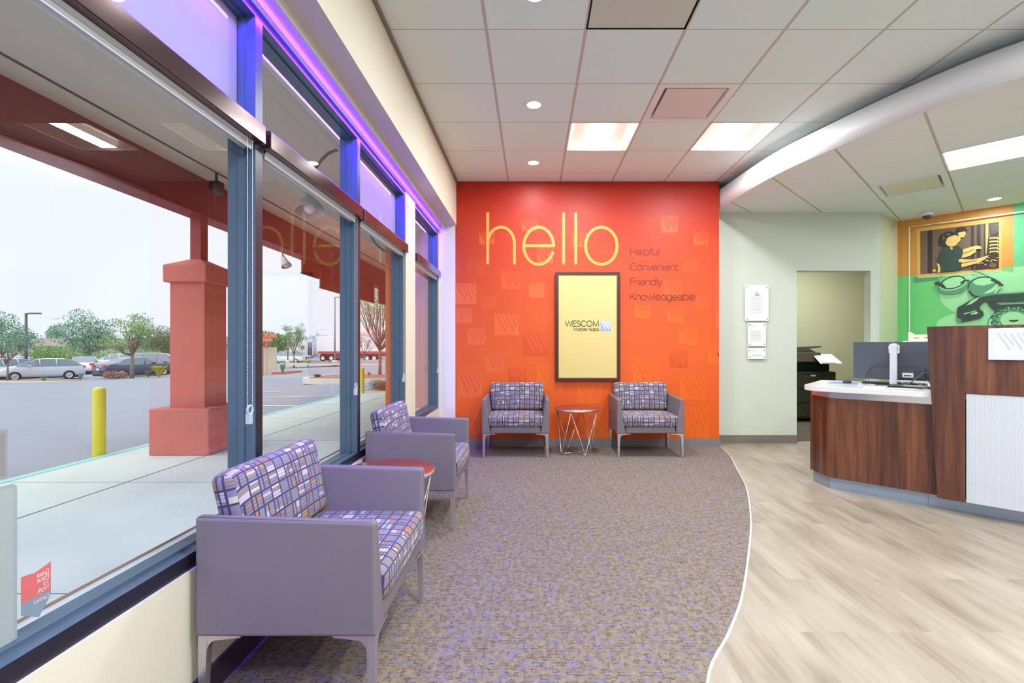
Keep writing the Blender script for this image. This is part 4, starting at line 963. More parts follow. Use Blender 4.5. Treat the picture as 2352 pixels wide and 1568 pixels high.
# acrylic plaques
def plaque(px0, px1, py0, py1, label, rows, logo_=False):
    x0, x1 = (px0-CX)*YM/F, (px1-CX)*YM/F; z1, z0 = CAMZ+(CY-py0)*YM/F, CAMZ+(CY-py1)*YM/F
    t = thing('acrylic_notice', label, 'notice', ((x0+x1)/2, YM, z0), 0, 'clear acrylic notices on the pale green wall'); hw, h = (x1-x0)/2, z1-z0
    bm = BM(); box(bm, -hw, hw, -.030, -.024, 0, h, bev=.0015); obj('panel', bm, mat('notice_white', (238, 238, 234), 0.12, spec=0.6), t)
    for sx_ in (-1, 1):
        for z in (.025, h-.025):
            bm = BM(); lathe(bm, [(0, 0), (.008, 0), (.008, .034), (0, .034)], 12); o = obj('standoff', bm, M['chrome'], t, loc=(sx_*(hw-.022), 0, z), rot=(PI/2, 0, 0))
    bm = BM(); y = -.0306
    for (u0, u1, z, th) in rows: box(bm, (u0-.5)*2*hw, (u1-.5)*2*hw, y, y+.0004, h*(1-z)-th, h*(1-z))
    obj('printed_lines', bm, mat('grey_print', (176, 176, 172), 0.6), t)
    if logo_:
        bm = BM(); zc = h*0.74; r = .022
        ribbon(bm, [(-r, zc-r*.8), (-r, zc+r*.2), (0, zc+r), (r, zc+r*.2), (r, zc-r*.8), (-r, zc-r*.8)], .005, y-.0004, .0004)
        box(bm, -.009, .009, y-.0004, y, zc-.009, zc-.005); box(bm, -.009, .009, y-.0004, y, zc-.001, zc+.003); obj('house_mark', bm, M['darkgrey'], t)
    return t
rng = random.Random(3)
plaque(1709, 1763, 655, 737, 'largest clear acrylic notice with house mark, topmost on pale green wall', [(.14, .38, .17, .004)]+[(.3-rng.random()*.14, .62+rng.random()*.2, .34+i*.034, .0035) for i in range(14)], True)
plaque(1715, 1757, 741, 795, 'middle-sized clear acrylic notice under the largest one', [(.16, .42, .10, .004)]+[(.16, .80-rng.random()*.12, .34+i*.05, .004) for i in range(9)])
plaque(1715, 1757, 799, 824, 'smallest clear acrylic notice, lowest of the three', [(.16, .42, .22, .004), (.2, .8, .62, .004), (.2, .7, .72, .003)])
# ================================================================ RECEPTION DESK (45 degrees to the room)
RD = -PI/4
dk = thing('reception_desk', 'walnut reception desk with white worktop and tall front panel', 'reception desk', (0, 0, 0), RD)
def uv_(x, y): return ((x-y)/rt2, (x+y)/rt2)
def dk_prism(name, poly, z0, z1, m, parent=dk):
    bm = BM(); prism(bm, poly, z0, z1); bmesh.ops.recalc_face_normals(bm, faces=bm.faces[:]); return obj(name, bm, m, parent)
UR = 1.9
dk_prism('cabinet_body', [(-1.092, 4.56), (UR, 4.56), (UR, 5.20), (-1.27, 5.20), (-1.275, 4.742)], 0.10, 0.752, M['darkgrey'])
dk_prism('front_panel', [(-1.094, 4.554), (-0.30, 4.554), (-0.30, 4.572), (-1.087, 4.572)], 0.098, 0.752, M['walnut'])
dk_prism('end_panel', [(-1.280, 4.740), (-1.0945, 4.554), (-1.087, 4.570), (-1.267, 4.752)], 0.098, 0.752, M['walnut'])
dk_prism('end_panel', [(-1.280, 4.741), (-1.265, 4.741), (-1.265, 5.22), (-1.280, 5.22)], 0.098, 0.752, M['walnut'])
dk_prism('kick_plate', [(-1.095, 4.60), (-0.46, 4.60), (-0.46, 4.615), (-1.088, 4.615)], 0.0, 0.098, M['kick'])
dk_prism('kick_plate', [(-0.458, 4.60), (UR, 4.60), (UR, 4.615), (-0.458, 4.615)], 0.0, 0.098, M['kick'])
dk_prism('kick_plate', [(-1.262, 4.765), (-1.0955, 4.599), (-1.088, 4.615), (-1.25, 4.777)], 0.0, 0.098, M['kick'])
dk_prism('metal_band', [(-1.272, 4.744), (-1.092, 4.562), (UR, 4.562), (UR, 4.58), (-1.085, 4.58), (-1.255, 4.752)], 0.752, 0.803, mat('polished_metal_band', (222, 222, 226), 0.16, metal=0.9))
wt = [(-1.30, 4.66)]+[(-1.30+0.20*(1-math.cos(a*PI/2/8))*1.0, 4.66-0.16*math.sin(a*PI/2/8)) for a in range(1, 9)]+[(UR, 4.50), (UR, 5.40), (-1.36, 5.40)]
bm = BM(); fs = prism(bm, wt, 0.803, 0.846); bmesh.ops.recalc_face_normals(bm, faces=bm.faces[:])
bmesh.ops.bevel(bm, geom=[e for e in bm.edges if abs(e.verts[0].co.z-e.verts[1].co.z) < 1e-5], offset=0.003, segments=2, affect='EDGES'); obj('worktop', bm, M['quartz'], dk)
# tall walnut front with a slanted left edge, cut round the white ridged panel
bm = BM()
def pan(pts, y0, y1):
    a = [bm.verts.new((x, y0, z)) for x, z in pts]; b = [bm.verts.new((x, y1, z)) for x, z in pts]; n = len(pts)
    bm.faces.new(a); bm.faces.new(b[::-1])
    for i in range(n): bm.faces.new((a[i], b[i], b[(i+1) % n], a[(i+1) % n]))
pan([(-.396, .0986), (-.248, .0986), (-.248, .851), (1.70, .851), (1.70, 1.316), (-.454, 1.316)], 4.469, 4.50)
bmesh.ops.recalc_face_normals(bm, faces=bm.faces[:]); obj('tall_front', bm, M['walnut'], dk)
bm = BM(); pan([(-.418, .56), (1.70, .56), (1.70, 1.316), (-.454, 1.316)], 4.501, 4.56); bmesh.ops.recalc_face_normals(bm, faces=bm.faces[:]); obj('tall_back', bm, M['walnut'], dk)
bm = BM(); box(bm, -.243, 1.70, 4.476, 4.552, .100, .848); obj('ridged_panel', bm, M['ridged'], dk)
sg = thing('logo_sign', 'small backlit white sign with W mark on tall desk front', 'sign', (0, 0, 0), RD)
bm = BM(); box(bm, -.132, .094, 4.448, 4.4685, 1.084, 1.294, bev=.003); obj('sign_box', bm, mat('pale_blue_sign_box', (206, 220, 236), 0.3, emit=(206, 220, 236), es=0.08), sg)
bm = BM(); logo(bm, -.099, 1.120, .160, .142, 4.4472, 0, 1)
obj('lit_mark', bm, [mat('lit_white', (245, 252, 255), 0.4, emit=(245, 252, 255), es=0.5), mat('sign_grey_bars', (186, 200, 208), 0.4)], sg)
# things on the worktop
ZT = 0.846
def onT(u, v, z=ZT): return Vector(((u+v)/rt2, (v-u)/rt2, z))
mo = thing('computer_monitor', 'large monitor seen from behind, on the reception desk worktop', 'monitor', onT(-.70, 4.87), RD)
bm = BM(); box(bm, -.285, .285, 0, .022, .058, .367, bev=.004); obj('back_cover', bm, mat('monitor_back', (70, 76, 86), 0.35, spec=0.6), mo)
bm = BM(); box(bm, -.155, .20, -.030, -.0005, .065, .155, bev=.006); obj('lower_housing', bm, M['darkgrey'], mo)
bm = BM(); box(bm, -.28, .28, .0225, .024, .065, .362); obj('screen', bm, M['blackg'], mo)
bm = BM(); box(bm, -.024, .026, -.062, -.032, .02, .350, bev=.006); obj('stand_pole', bm, mat('silver_pole', (214, 216, 222), 0.3, metal=0.3), mo)
bm = BM(); box(bm, -.035, .036, -.032, .0, .27, .34, bev=.008); obj('mount', bm, M['white'], mo)
bm = BM(); lathe(bm, [(0, -.002), (.036, -.002), (.036, .006), (0, .006)], 24); o = obj('mount_disc', bm, M['hem'], mo, loc=(0.001, -.038, .318), rot=(PI/2, 0, 0))
bm = BM(); box(bm, -.02, .26, -.17, .06, .006, .018, bev=.004); obj('stand_base', bm, M['blackg'], mo)
bm = BM(); box(bm, -.02, .26, -.172, .058, .0, .006); obj('base_rim', bm, M['hem'], mo)
bm = BM(); box(bm, .055, .125, -.0325, -.0305, .082, .118); lp_ = obj('label_plate', bm, mat('label_white', (226, 228, 230), 0.5), mo)
bm = BM(); box(bm, .066, .112, -.0335, -.0326, .092, .100); obj('label_print', bm, M['darkgrey'], lp_)
def cable(pts, r, label, m=None):
    P = smooth_curve([tuple(p) for p in pts], 8); bm = BM(); tube(bm, P, r, 6); o = obj('cable', bm, m or M['black']); return tag(o, label, 'cable', 'cables behind the monitor')
Q = lambda u, v, z: tuple(onT(u, v, ZT+z))
cable([Q(-.90, 4.86, .004), Q(-.885, 4.83, .09), Q(-.84, 4.822, .16), Q(-.78, 4.818, .196), Q(-.73, 4.80, .19)], .0022, 'thin dark cable arching across the left of the monitor back')
cable([Q(-.66, 4.79, .05), Q(-.60, 4.74, .035), Q(-.54, 4.76, .09), Q(-.50, 4.80, .125), Q(-.46, 4.80, .12)], .0045, 'thick dark cable looping right of the monitor pole', mat('grey_cable', (96, 98, 104), 0.5))
cable([Q(-.64, 4.80, .04), Q(-.58, 4.77, .045), Q(-.50, 4.72, .03), Q(-.44, 4.70, .015), Q(-.40, 4.72, .0045)], .0045, 'thick grey cable sagging from the pole to the tall panel', mat('grey_cable', (96, 98, 104), 0.5))
cable([Q(-.50, 4.80, .09), Q(-.46, 4.74, .05), Q(-.43, 4.72, .02), Q(-.41, 4.73, .005)], .004, 'dark cable dropping beside the tall desk panel')
cable([Q(-.42, 4.80, .16), Q(-.45, 4.77, .10), Q(-.46, 4.74, .04), Q(-.44, 4.72, .005)], .004, 'dark cable rising behind the tall desk panel edge')
cable([Q(-.52, 4.66, .004), Q(-.48, 4.68, .010), Q(-.45, 4.66, .004), Q(-.41, 4.68, .004)], .0035, 'tan cable lying on the worktop beside the stand', mat('tan_cable', (150, 130, 104), 0.6))
bm = BM(); box(bm, -.14, .14, -.11, .11, 0, .003, bev=.001); tag(obj('mouse_pad', bm, mat('blue_mouse_pad', (96, 122, 190), 0.7), None, loc=onT(-1.06, 5.07), rot=(0, 0, RD)), 'blue mouse pad on the left end of the worktop', 'mouse pad')
bm = BM(); bmesh.ops.create_uvsphere(bm, u_segments=18, v_segments=10, radius=1)
for v in bm.verts: v.co = Vector((v.co.x*.034, v.co.y*.058, max(0, v.co.z)*.036))
o = tag(obj('computer_mouse', bm, mat('brown_black_mouse', (62, 54, 48), 0.4), None, True, loc=onT(-1.07, 5.06, ZT+.003), rot=(0, 0, RD)), 'small dark computer mouse on the blue pad', 'mouse')
kb = thing('keyboard', 'black computer keyboard lying behind the monitor', 'keyboard', onT(-.74, 5.12), RD)
bm = BM(); box(bm, -.22, .22, -.07, .07, 0, .018, bev=.004); obj('case', bm, M['black'], kb)
bm = BM()
for i in range(14):
    for j in range(5): box(bm, -.208+i*.030, -.208+i*.030+.025, -.06+j*.024, -.06+j*.024+.020, .018, .023)
obj('keys', bm, M['darkgrey'], kb)
bm = BM(); box(bm, -.075, .075, -.05, .05, 0, .008, bev=.001); tag(obj('note_pad', bm, M['white'], None, loc=onT(-.80, 4.70), rot=(0, 0, RD+.1)), 'white paper pad on worktop at foot of monitor stand', 'note pad')
bm = BM(); box(bm, -.06, .06, -.016, .016, 0, .012, bev=.002); tag(obj('pen_tray', bm, M['hem'], None, loc=onT(-.90, 4.92), rot=(0, 0, RD)), 'pale strip under the monitor lower left edge', 'desk tray')
# back counter with printer and letter tray
bc = thing('back_counter', 'white back counter before the green mural', 'cabinet', (0, 0, 0), RD)
bm = BM(); box(bm, -.98, 1.6, 6.50, 7.15, 0, .84); obj('cabinet_body', bm, M['white'], bc)
bm = BM(); box(bm, -1.0, 1.62, 6.47, 7.17, .84, .87); obj('counter_top', bm, M['quartz'], bc)
pr = thing('desktop_printer', 'white desktop printer behind the monitor, below the mural', 'printer', onT(-.63, 6.80, .87), RD)
bm = BM(); box(bm, -.25, .25, -.2, .2, 0, .31, bev=.012); obj('printer_body', bm, M['white'], pr)
bm = BM(); box(bm, -.25, .25, -.21, .2, .312, .365, bev=.008); obj('scanner_lid', bm, mat('printer_lid', (222, 216, 206), 0.45), pr)
bm = BM(); box(bm, .02, .24, -.214, -.2105, .322, .345); obj('front_label', bm, mat('lilac_label', (206, 206, 240), 0.5), pr)
tr = thing('letter_tray', 'small white letter tray on top of the desktop printer', 'letter tray', onT(-.70, 6.78, 1.236), RD)
bm = BM(); box(bm, -.13, .10, -.12, .12, 0, .006); pan([(-.13, .006), (.10, .006), (.108, .095), (.085, .098), (.06, .07), (-.08, .07), (-.11, .098), (-.138, .095)], -.122, -.116); box(bm, -.136, -.130, -.116, .12, .006, .09); box(bm, .10, .106, -.116, .12, .006, .09); obj('tray', bm, mat('cream_tray', (232, 222, 206), 0.5), tr)
bm = BM(); box(bm, -.09, -.04, -.1232, -.1222, .030, .036); box(bm, .0, .05, -.1232, -.1222, .030, .036); obj('slots', bm, M['darkgrey'], tr)
# copier in the back room
cp = thing('photocopier', 'black floor-standing photocopier in the room behind the opening', 'photocopier', (4.30, 7.55, 0.006))
bm = BM(); box(bm, -.36, .44, 0, .62, .05, .78, bev=.01); obj('cabinet', bm, mat('olive_black_enamel', (50, 44, 34), 0.45), cp)
bm = BM(); box(bm, -.36, .40, .10, .60, .78, .98, bev=.01); obj('output_bay', bm, M['blackg'], cp)
bm = BM(); hexa(bm, [(-.38, -.02, .93), (.20, -.02, .93), (.26, .6, .93), (-.38, .6, .93), (-.38, .02, 1.08), (.22, .02, 1.08), (.30, .6, 1.08), (-.38, .6, 1.08)], bev=.01); obj('scanner', bm, mat('dark_olive_lid', (70, 64, 50), 0.45), cp)
bm = BM(); hexa(bm, [(-.36, .04, 1.08), (.16, .04, 1.08), (.20, .5, 1.08), (-.36, .5, 1.08), (-.36, .06, 1.17), (.02, .06, 1.17), (.06, .5, 1.17), (-.36, .5, 1.17)], bev=.01); obj('document_feeder', bm, mat('dark_olive_lid', (60, 54, 40), 0.5), cp)
bm = BM(); hexa(bm, [(.02, .08, 1.135), (.26, .08, 1.165), (.26, .45, 1.165), (.02, .45, 1.135), (.02, .08, 1.15), (.26, .08, 1.18), (.26, .45, 1.18), (.02, .45, 1.15)]); obj('feeder_tray', bm, M['black'], cp)
bm = BM(); hexa(bm, [(.10, -.16, .905), (.44, -.16, .905), (.40, .04, 1.035), (.10, .04, 1.035), (.10, -.155, .925), (.44, -.155, .925), (.40, .05, 1.055), (.10, .05, 1.055)], bev=.004); cpn = obj('control_panel', bm, mat('control_panel_white', (240, 238, 228), 0.3), cp)
bm = BM(); hexa(bm, [(.14, -.166, .918), (.34, -.166, .918), (.32, .0, 1.02), (.12, .0, 1.02), (.14, -.162, .932), (.34, -.162, .932), (.32, .0, 1.035), (.12, .0, 1.035)]); obj('touch_screen', bm, mat('pale_screen', (226, 224, 240), 0.2), cpn)
for k in range(3):
    bm = BM(); box(bm, -.34, .42, -.012, -.001, .08+k*.22, .27+k*.22, bev=.004); obj('paper_drawer', bm, mat('olive_black_enamel', (56, 50, 38), 0.45), cp)
bm = BM(); box(bm, -.30, -.20, -.016, -.012, .71, .75); obj('green_label', bm, mat('green_label', (150, 184, 140), 0.5), cp)
bm = BM(); box(bm, .04, .12, -.016, -.012, .71, .73); obj('badge', bm, M['hem'], cp)
for sx_ in (-.32, .40):
    for sy_ in (.06, .56): bm = BM(); lathe(bm, [(0, -.02), (.026, -.02), (.026, .02), (0, .02)], 12); obj('caster', bm, M['black'], cp, loc=(sx_, sy_, .026), rot=(0, PI/2, 0))
# lamp of the back room
t = thing('ceiling_light', 'flat ceiling light in the back room, hidden above the opening', 'ceiling light', (4.6, 7.2, 2.755))
bm = BM(); box(bm, -.3, .3, -.6, .6, -.04, 0); obj('diffuser', bm, M['lens'], t); area('back_room_glow', (4.6, 7.2, 2.70), (0, 0, 0), .5, 1.1, 32, WARM)
# ================================================================ OUTDOORS
def gz(x): return -0.04*(min(-x, 32.6)-4.6) if x < -4.6 else 0.0
def lot(px, py):
    d = 1095.0/((py-CY)-0.04*(CX-px)); x = (px-CX)*d/F
    if x < -32.6: d = (CAMZ+1.12)*F/(py-CY); x = (px-CX)*d/F
    return Vector((x, d, gz(x)))
def lotd(px, d): x = (px-CX)*d/F; return Vector((x, d, gz(x)))
bm = BM(); quad_ngon(bm, [(-1.34, YBACK-6, -0.004), (-1.34, 17.5, -0.004), (-4.56, 17.5, -0.004), (-4.56, YBACK-6, -0.004)][::-1]); quad_ngon(bm, [(-4.56, -10, -.004), (-4.56, 17.5, -.004), (-4.56, 17.5, -.2), (-4.56, -10, -.2)]); struct('sidewalk', bm, M['sidewalk'])
bm = BM(); box(bm, -3.525, -3.515, -10, 17.5, -0.004, -0.002)
for y in (-1.5, .4, 2.3, 4.2, 6.1, 8, 9.9, 11.8): box(bm, -4.56, -1.34, y, y+.006, -.004, -.0028)
struct('trim_5', bm, M['joint'])
bm = BM(); box(bm, -4.66, -4.56, -10, 13.2, -.05, 0.0); struct('kerb', bm, M['teal'])
bm = BM()
for (y0, y1) in ((-12, 30), (30, 260)):
    quad_ngon(bm, [(-4.6, y0, -.012), (-32.6, y0, -1.125), (-32.6, y1, -1.125), (-4.6, y1, -.012)]); quad_ngon(bm, [(-32.6, y0, -1.125), (-400, y0, -1.125), (-400, y1, -1.125), (-32.6, y1, -1.125)])
quad_ngon(bm, [(-4.6, 17.5, -.012), (-4.6, 260, -.012), (10, 260, -.012), (10, 17.5, -.012)])
bmesh.ops.recalc_face_normals(bm, faces=bm.faces[:]); struct('parking_lot', bm, M['asphalt'])
# canopy: soffit, beam, columns
bm = BM(); box(bm, -3.76, -1.34, YBACK-6, 17.5, 3.10, 3.25); struct('canopy_soffit', bm, M['soffit'])
bm = BM(); box(bm, -3.49, -3.475, YBACK-6, 17.5, 3.088, 3.10); struct('trim_6', bm, M['joint'])
bm = BM(); box(bm, -3.95, -3.76, YBACK-6, 17.3, 2.68, 3.4); box(bm, -3.97, -3.74, YBACK-6, 17.3, 2.665, 2.69); struct('canopy_beam', bm, M['redpaint'])
def column(x, y, label):
    t = thing('canopy_column', label, 'column', (x, y, -.004), 0, 'red stucco canopy columns')
    bm = BM(); box(bm, -.325, .325, -.325, .325, 0, .505, bev=.015); obj('plinth', bm, M['stucco'], t)
    bm = BM(); box(bm, -.193, .193, -.193, .193, .50, 1.90, bev=.008); obj('shaft', bm, M['stucco'], t)
    bm = BM(); box(bm, -.24, .24, -.24, .24, 1.89, 2.085, bev=.015)
    quad = [(-.235, -.235), (.235, -.235), (.235, .235), (-.235, .235)]; q2 = [(-.06, -.06), (.06, -.06), (.06, .06), (-.06, .06)]
    for i in range(4):
        a, b = quad[i], quad[(i+1) % 4]; c, d = q2[(i+1) % 4], q2[i]; quad_ngon(bm, [(*a, 2.08), (*b, 2.08), (*c, 2.17), (*d, 2.17)])
    obj('capital', bm, M['stucco'], t)
    bm = BM(); box(bm, -.06, .06, -.06, .06, 2.15, 2.68); obj('post', bm, M['redpaint'], t)
column(-3.82, 5.555, 'red stucco column in the foreground, left of the first window mullion')
column(-3.82, 16.9, 'pink-red stucco column seen through the last narrow window')
# shades hung from the beam
for (y0, y1, z0, lb) in ((8.1, 8.75, 2.43, 'short red roller shade panel hanging from the beam, nearest one'), (8.8, 11.8, 2.27, 'long red roller shade hanging from the beam, middle one'), (12.15, 15.6, 2.30, 'farthest red roller shade hanging from the canopy beam')):
    t = thing('canopy_shade', lb, 'shade', (-3.85, y0, 0), 0, 'red shades under the canopy beam')
    bm = BM(); box(bm, -.012, .012, 0, y1-y0, z0, 2.68); obj('fabric', bm, M['shade'], t); bm = BM(); box(bm, -.02, .02, 0, y1-y0, z0-.03, z0+.004); obj('hem_bar', bm, M['redpaint'], t)
# gooseneck lamps
def goose(name, label, base, pts, head, hdir, r=.11, arm=.013):
    t = thing(name, label, 'exterior lamp', base, 0, 'gooseneck lamps under the canopy'); b = Vector(base)
    P = smooth_curve([tuple(Vector(p)-b) for p in pts], 8); bm = BM(); tube(bm, P, arm, 8); obj('arm', bm, M['polegrey'], t)
    h = Vector(hdir).normalized(); q = h.to_track_quat('-Z', 'Y')
    bm = BM(); lathe(bm, [(.03, .10), (.036, .06), (.05, .03), (r*.62, 0), (r*.9, -.06), (r, -.10), (r*.97, -.10), (r*.85, -.055), (r*.5, -.0), (0, .0)], 24); o = obj('lamp_shade', bm, M['shadegreen'], t, loc=Vector(head)-b); o.rotation_mode = 'QUATERNION'; o.rotation_quaternion = q
    bm = BM(); bmesh.ops.create_uvsphere(bm, u_segments=14, v_segments=8, radius=.052); o = obj('bulb', bm, mat('frosted_bulb', (242, 242, 240), 0.3), t, True, loc=Vector(head)-b+h*.055)
    bm = BM(); lathe(bm, [(0, -.0), (.05, 0), (.05, .02), (0, .02)], 16); o = obj('mounting_plate', bm, M['polegrey'], t); o.rotation_euler = (0, PI/2, 0)
    return t
goose('gooseneck_lamp', 'large gooseneck lamp close outside the second window, its shade tilted', (-1.345, 4.35, 2.62), [(-1.345, 4.35, 2.62), (-1.45, 4.33, 2.80), (-1.62, 4.3, 2.92), (-1.80, 4.28, 2.88), (-1.92, 4.25, 2.70), (-1.95, 4.24, 2.52)], (-1.95, 4.24, 2.44), (.15, -.25, -1), r=.125)
goose('gooseneck_lamp', 'gooseneck lamp arm curling down outside the third window', (-1.345, 5.95, 2.45), [(-1.345, 5.95, 2.45), (-1.60, 5.95, 2.30), (-1.86, 5.95, 2.38), (-2.02, 5.95, 2.62), (-2.0, 5.95, 2.85)], (-1.62, 5.98, 2.26), (.2, -.2, -1), r=.10)
goose('gooseneck_lamp', 'small gooseneck lamp against the sky beside the hanging shades', (-3.97, 7.95, 2.72), [(-3.97, 7.95, 2.72), (-4.06, 7.98, 2.80), (-4.14, 8.02, 2.76), (-4.13, 8.05, 2.66)], (-4.12, 8.06, 2.60), (.45, -.1, -1), r=.085, arm=.010)
fl = thing('floodlight', 'dark floodlight with bright lens on the beam beside the near column', 'exterior lamp', W(497, 428, 5.35))
bm = BM(); box(bm, -.06, .06, -.05, .05, -.05, .05, bev=.01); tube(bm, [(0, 0, .05), (0, 0, .16)], .015, 8); obj('housing', bm, M['black'], fl)
bm = BM(); lathe(bm, [(0, -.07), (.05, -.07), (.06, .0), (.04, .03), (0, .03)], 16); obj('head', bm, M['darkgrey'], fl, loc=(.03, -.05, -.03), rot=(.9, .3, 0))
bm = BM(); lathe(bm, [(0, -.073), (.04, -.073)], 16); obj('lens', bm, M['white'], fl, loc=(.03, -.05, -.03), rot=(.9, .3, 0))
# bollards
def bollard(p, h, label):
    t = thing('bollard', label, 'bollard', p, 0, 'yellow steel bollards'); bm = BM()
    lathe(bm, [(.058, 0), (.058, h-.02), (.055, h-.006), (.04, h)], 20); obj('post', bm, M['yellow'], t)
    bm = BM(); lathe(bm, [(.04, h), (.03, h+.008), (0, h+.014)], 20); obj('cap', bm, mat('bollard_cap', (206, 210, 170), 0.6), t)
bollard((-4.72, 5.28, -.02), .745, 'yellow bollard at the kerb left of the near red column')
bollard((-4.32, 12.3, -.01), .66, 'thin yellow bollard far off beside the planting bed')
# parking bay lines
for p, q in (((580, 931), (704, 931)), ((590, 912), (780, 908)), ((590, 899), (640, 899))):
    a, b = lot(*p), lot(*q); d = (b-a).normalized(); n = Vector((-d.y, d.x, 0))*.05
    bm = BM(); quad_ngon(bm, [a-n-Vector((0, 0, .004)), b-n-Vector((0, 0, .004)), b+n-Vector((0, 0, .004)), a+n-Vector((0, 0, .004))]); struct('trim_7', bm, M['white_line'])
# islands
def island(name, pts, h, m=None, kerbm=None, bev=.03):
    P = [lot(*p) if len(p) == 2 else Vector(p) for p in pts]
    c = sum((p for p in P), Vector())/len(P); bm = BM()
    for s, hh, mi in ((1.0, h, 0), ):
        lo = [bm.verts.new((p.x, p.y, p.z-.05)) for p in P]; hi = [bm.verts.new((p.x, p.y, p.z+h)) for p in P]
        inn = [bm.verts.new(Vector((p.x, p.y, p.z+h))+(c-p).normalized()*.18-Vector((0, 0, (c-p).z*0))) for p in P]; n = len(P)
        for i in range(n):
            j = (i+1) % n; bm.faces.new((lo[i], lo[j], hi[j], hi[i])); bm.faces.new((hi[i], hi[j], inn[j], inn[i]))
        bm.faces.new(inn).material_index = 1
    bmesh.ops.recalc_face_normals(bm, faces=bm.faces[:]); return struct(name, bm, [kerbm or M['kerb'], m or M['mulch']])
def oval(cx, cy, rx, ry, n=24): return [(cx+rx*math.copysign(abs(math.cos(a))**.6, math.cos(a)), cy+ry*math.copysign(abs(math.sin(a))**.6, math.sin(a)), gz(cx)) for a in [2*PI*i/n for i in range(n)]]
island('kerb_island', oval(-6.4, 18.4, 1.95, 1.7), .14)
island('kerb_island', oval(-13.5, 43.5, 9.0, 1.6), .12)
island('kerb_island', oval(-33, 32.0, 12, .9), .12)
island('kerb_island', [(-3.45, 12.6, 0), (-4.55, 12.6, 0), (-4.55, 17.4, 0), (-3.45, 17.4, 0)], .02)
# ---- plants
def leaves(bm, blobs, n, size, rnd, flat=0.6):
    tot = sum(b[3]*b[4] for b in blobs); n = int(n*2.6); size *= .60
    for (x, y, z, rx, rz) in blobs:
        for _ in range(int(n*rx*rz/tot)):
            a = rnd.random()*2*PI; c = rnd.uniform(-1, 1); s = math.sqrt(1-c*c); k = rnd.random()**0.33
            p = Vector((x+rx*s*math.cos(a)*k, y+rx*s*math.sin(a)*k, z+rz*c*k))
            e = Euler((rnd.uniform(-1.2, 1.2), rnd.uniform(-1.2, 1.2), rnd.random()*6.3)).to_matrix(); w = size*rnd.uniform(.6, 1.3)
            q = [e @ Vector(v)*w+p for v in ((-.5, 0, 0), (0, -.32, .05), (.5, 0, 0), (0, .32, .05))]
            bm.faces.new([bm.verts.new(v) for v in q])
def tree(label, p, H, cw, ch, lm, n=900, size=.16, sparse=False, seed=1, tr=.09, group='trees beyond the parking lot', nb=7, trunk_h=None):
    if p.y > 44 and 'beyond' in group: k_ = 1.35; p = Vector((p.x*k_, p.y*k_, p.z)); H = 2.29+(H-2.29)*k_; cw *= k_; ch *= k_; size *= k_; tr *= k_
    tr *= .72; rnd = random.Random(seed); t = thing('tree', label, 'tree', p, 0, group); bm = BM()
    th = trunk_h if trunk_h is not None else H-ch
    tube(bm, [(0, 0, -.05), (.02, 0, th*.5), (0, .02, th), (.03, 0, H-ch*.35)], [tr*1.25, tr, tr*.85, tr*.3], 8)
    blobs = []
    for i in range(nb):
        a = i*2.4+rnd.random(); rr = cw*.5*rnd.uniform(.35, .8); zz = H-ch*rnd.uniform(.15, .8); e = Vector((rr*math.cos(a), rr*math.sin(a), zz)); s0 = Vector((0, 0, th*rnd.uniform(.8, 1.05)))
        mid = (s0+e)/2+Vector((0, 0, -.06*H)); tube(bm, [s0, mid, e], [tr*.6, tr*.38, tr*.15], 6)
        blobs.append((e.x, e.y, e.z, cw*(.17 if sparse else .30), ch*(.11 if sparse else .26)))
        if sparse:
            blobs.append((*((mid+e)/2), cw*.12, ch*.08))
            for j in range(3):
                f = e+Vector((rnd.uniform(-.3, .3)*cw*.6, rnd.uniform(-.3, .3)*cw*.6, rnd.uniform(-.05, .25)*ch)); tube(bm, [mid, (mid+f)/2+Vector((0, 0, .03)), f], [tr*.3, tr*.2, tr*.07], 5); blobs.append((f.x, f.y, f.z, cw*.13, ch*.10))
    if not sparse: blobs.append((0, 0, H-ch*.5, cw*.42, ch*.42))
    obj('trunk', bm, M['trunk'], t); bm = BM(); leaves(bm, blobs, n, size, rnd); obj('foliage', bm, lm, t); return t
def bush(label, p, w, h, lm, n=500, size=.14, seed=1, dep=None, name='bush', group=None, flowers=None):
    if group and group.startswith('bushes'): k_ = 1.16; p = Vector((p.x*k_, p.y*k_, p.z)); h = 2.29-(2.29-h)*k_; w *= k_
    rnd = random.Random(seed); t = thing(name, label, name.replace('_', ' '), p, 0, group); nb = max(3, int(w/h*2.2)); blobs = []
    for i in range(nb): blobs.append(((i+.5)/nb*w-w/2+rnd.uniform(-.1, .1)*w/nb, rnd.uniform(-.2, .2)*h, h*rnd.uniform(.36, .52), h*.55, h*rnd.uniform(.40, .52)))
    bm = BM(); leaves(bm, blobs, n, size, rnd); obj('foliage', bm, lm, t)
    bm = BM()
    for b in blobs: tube(bm, [(b[0], b[1], -.02), (b[0]*1.0, b[1], b[2])], [h*.03, h*.015], 5)
    obj('stems', bm, M['trunk'], t)
    if flowers:
        bm = BM(); leaves(bm, [(b[0], b[1]-.05*h, b[2]+.12*h, b[3]*.95, b[4]) for b in blobs], n//3, size*1.3, rnd); obj('flowers', bm, flowers, t)
    return t
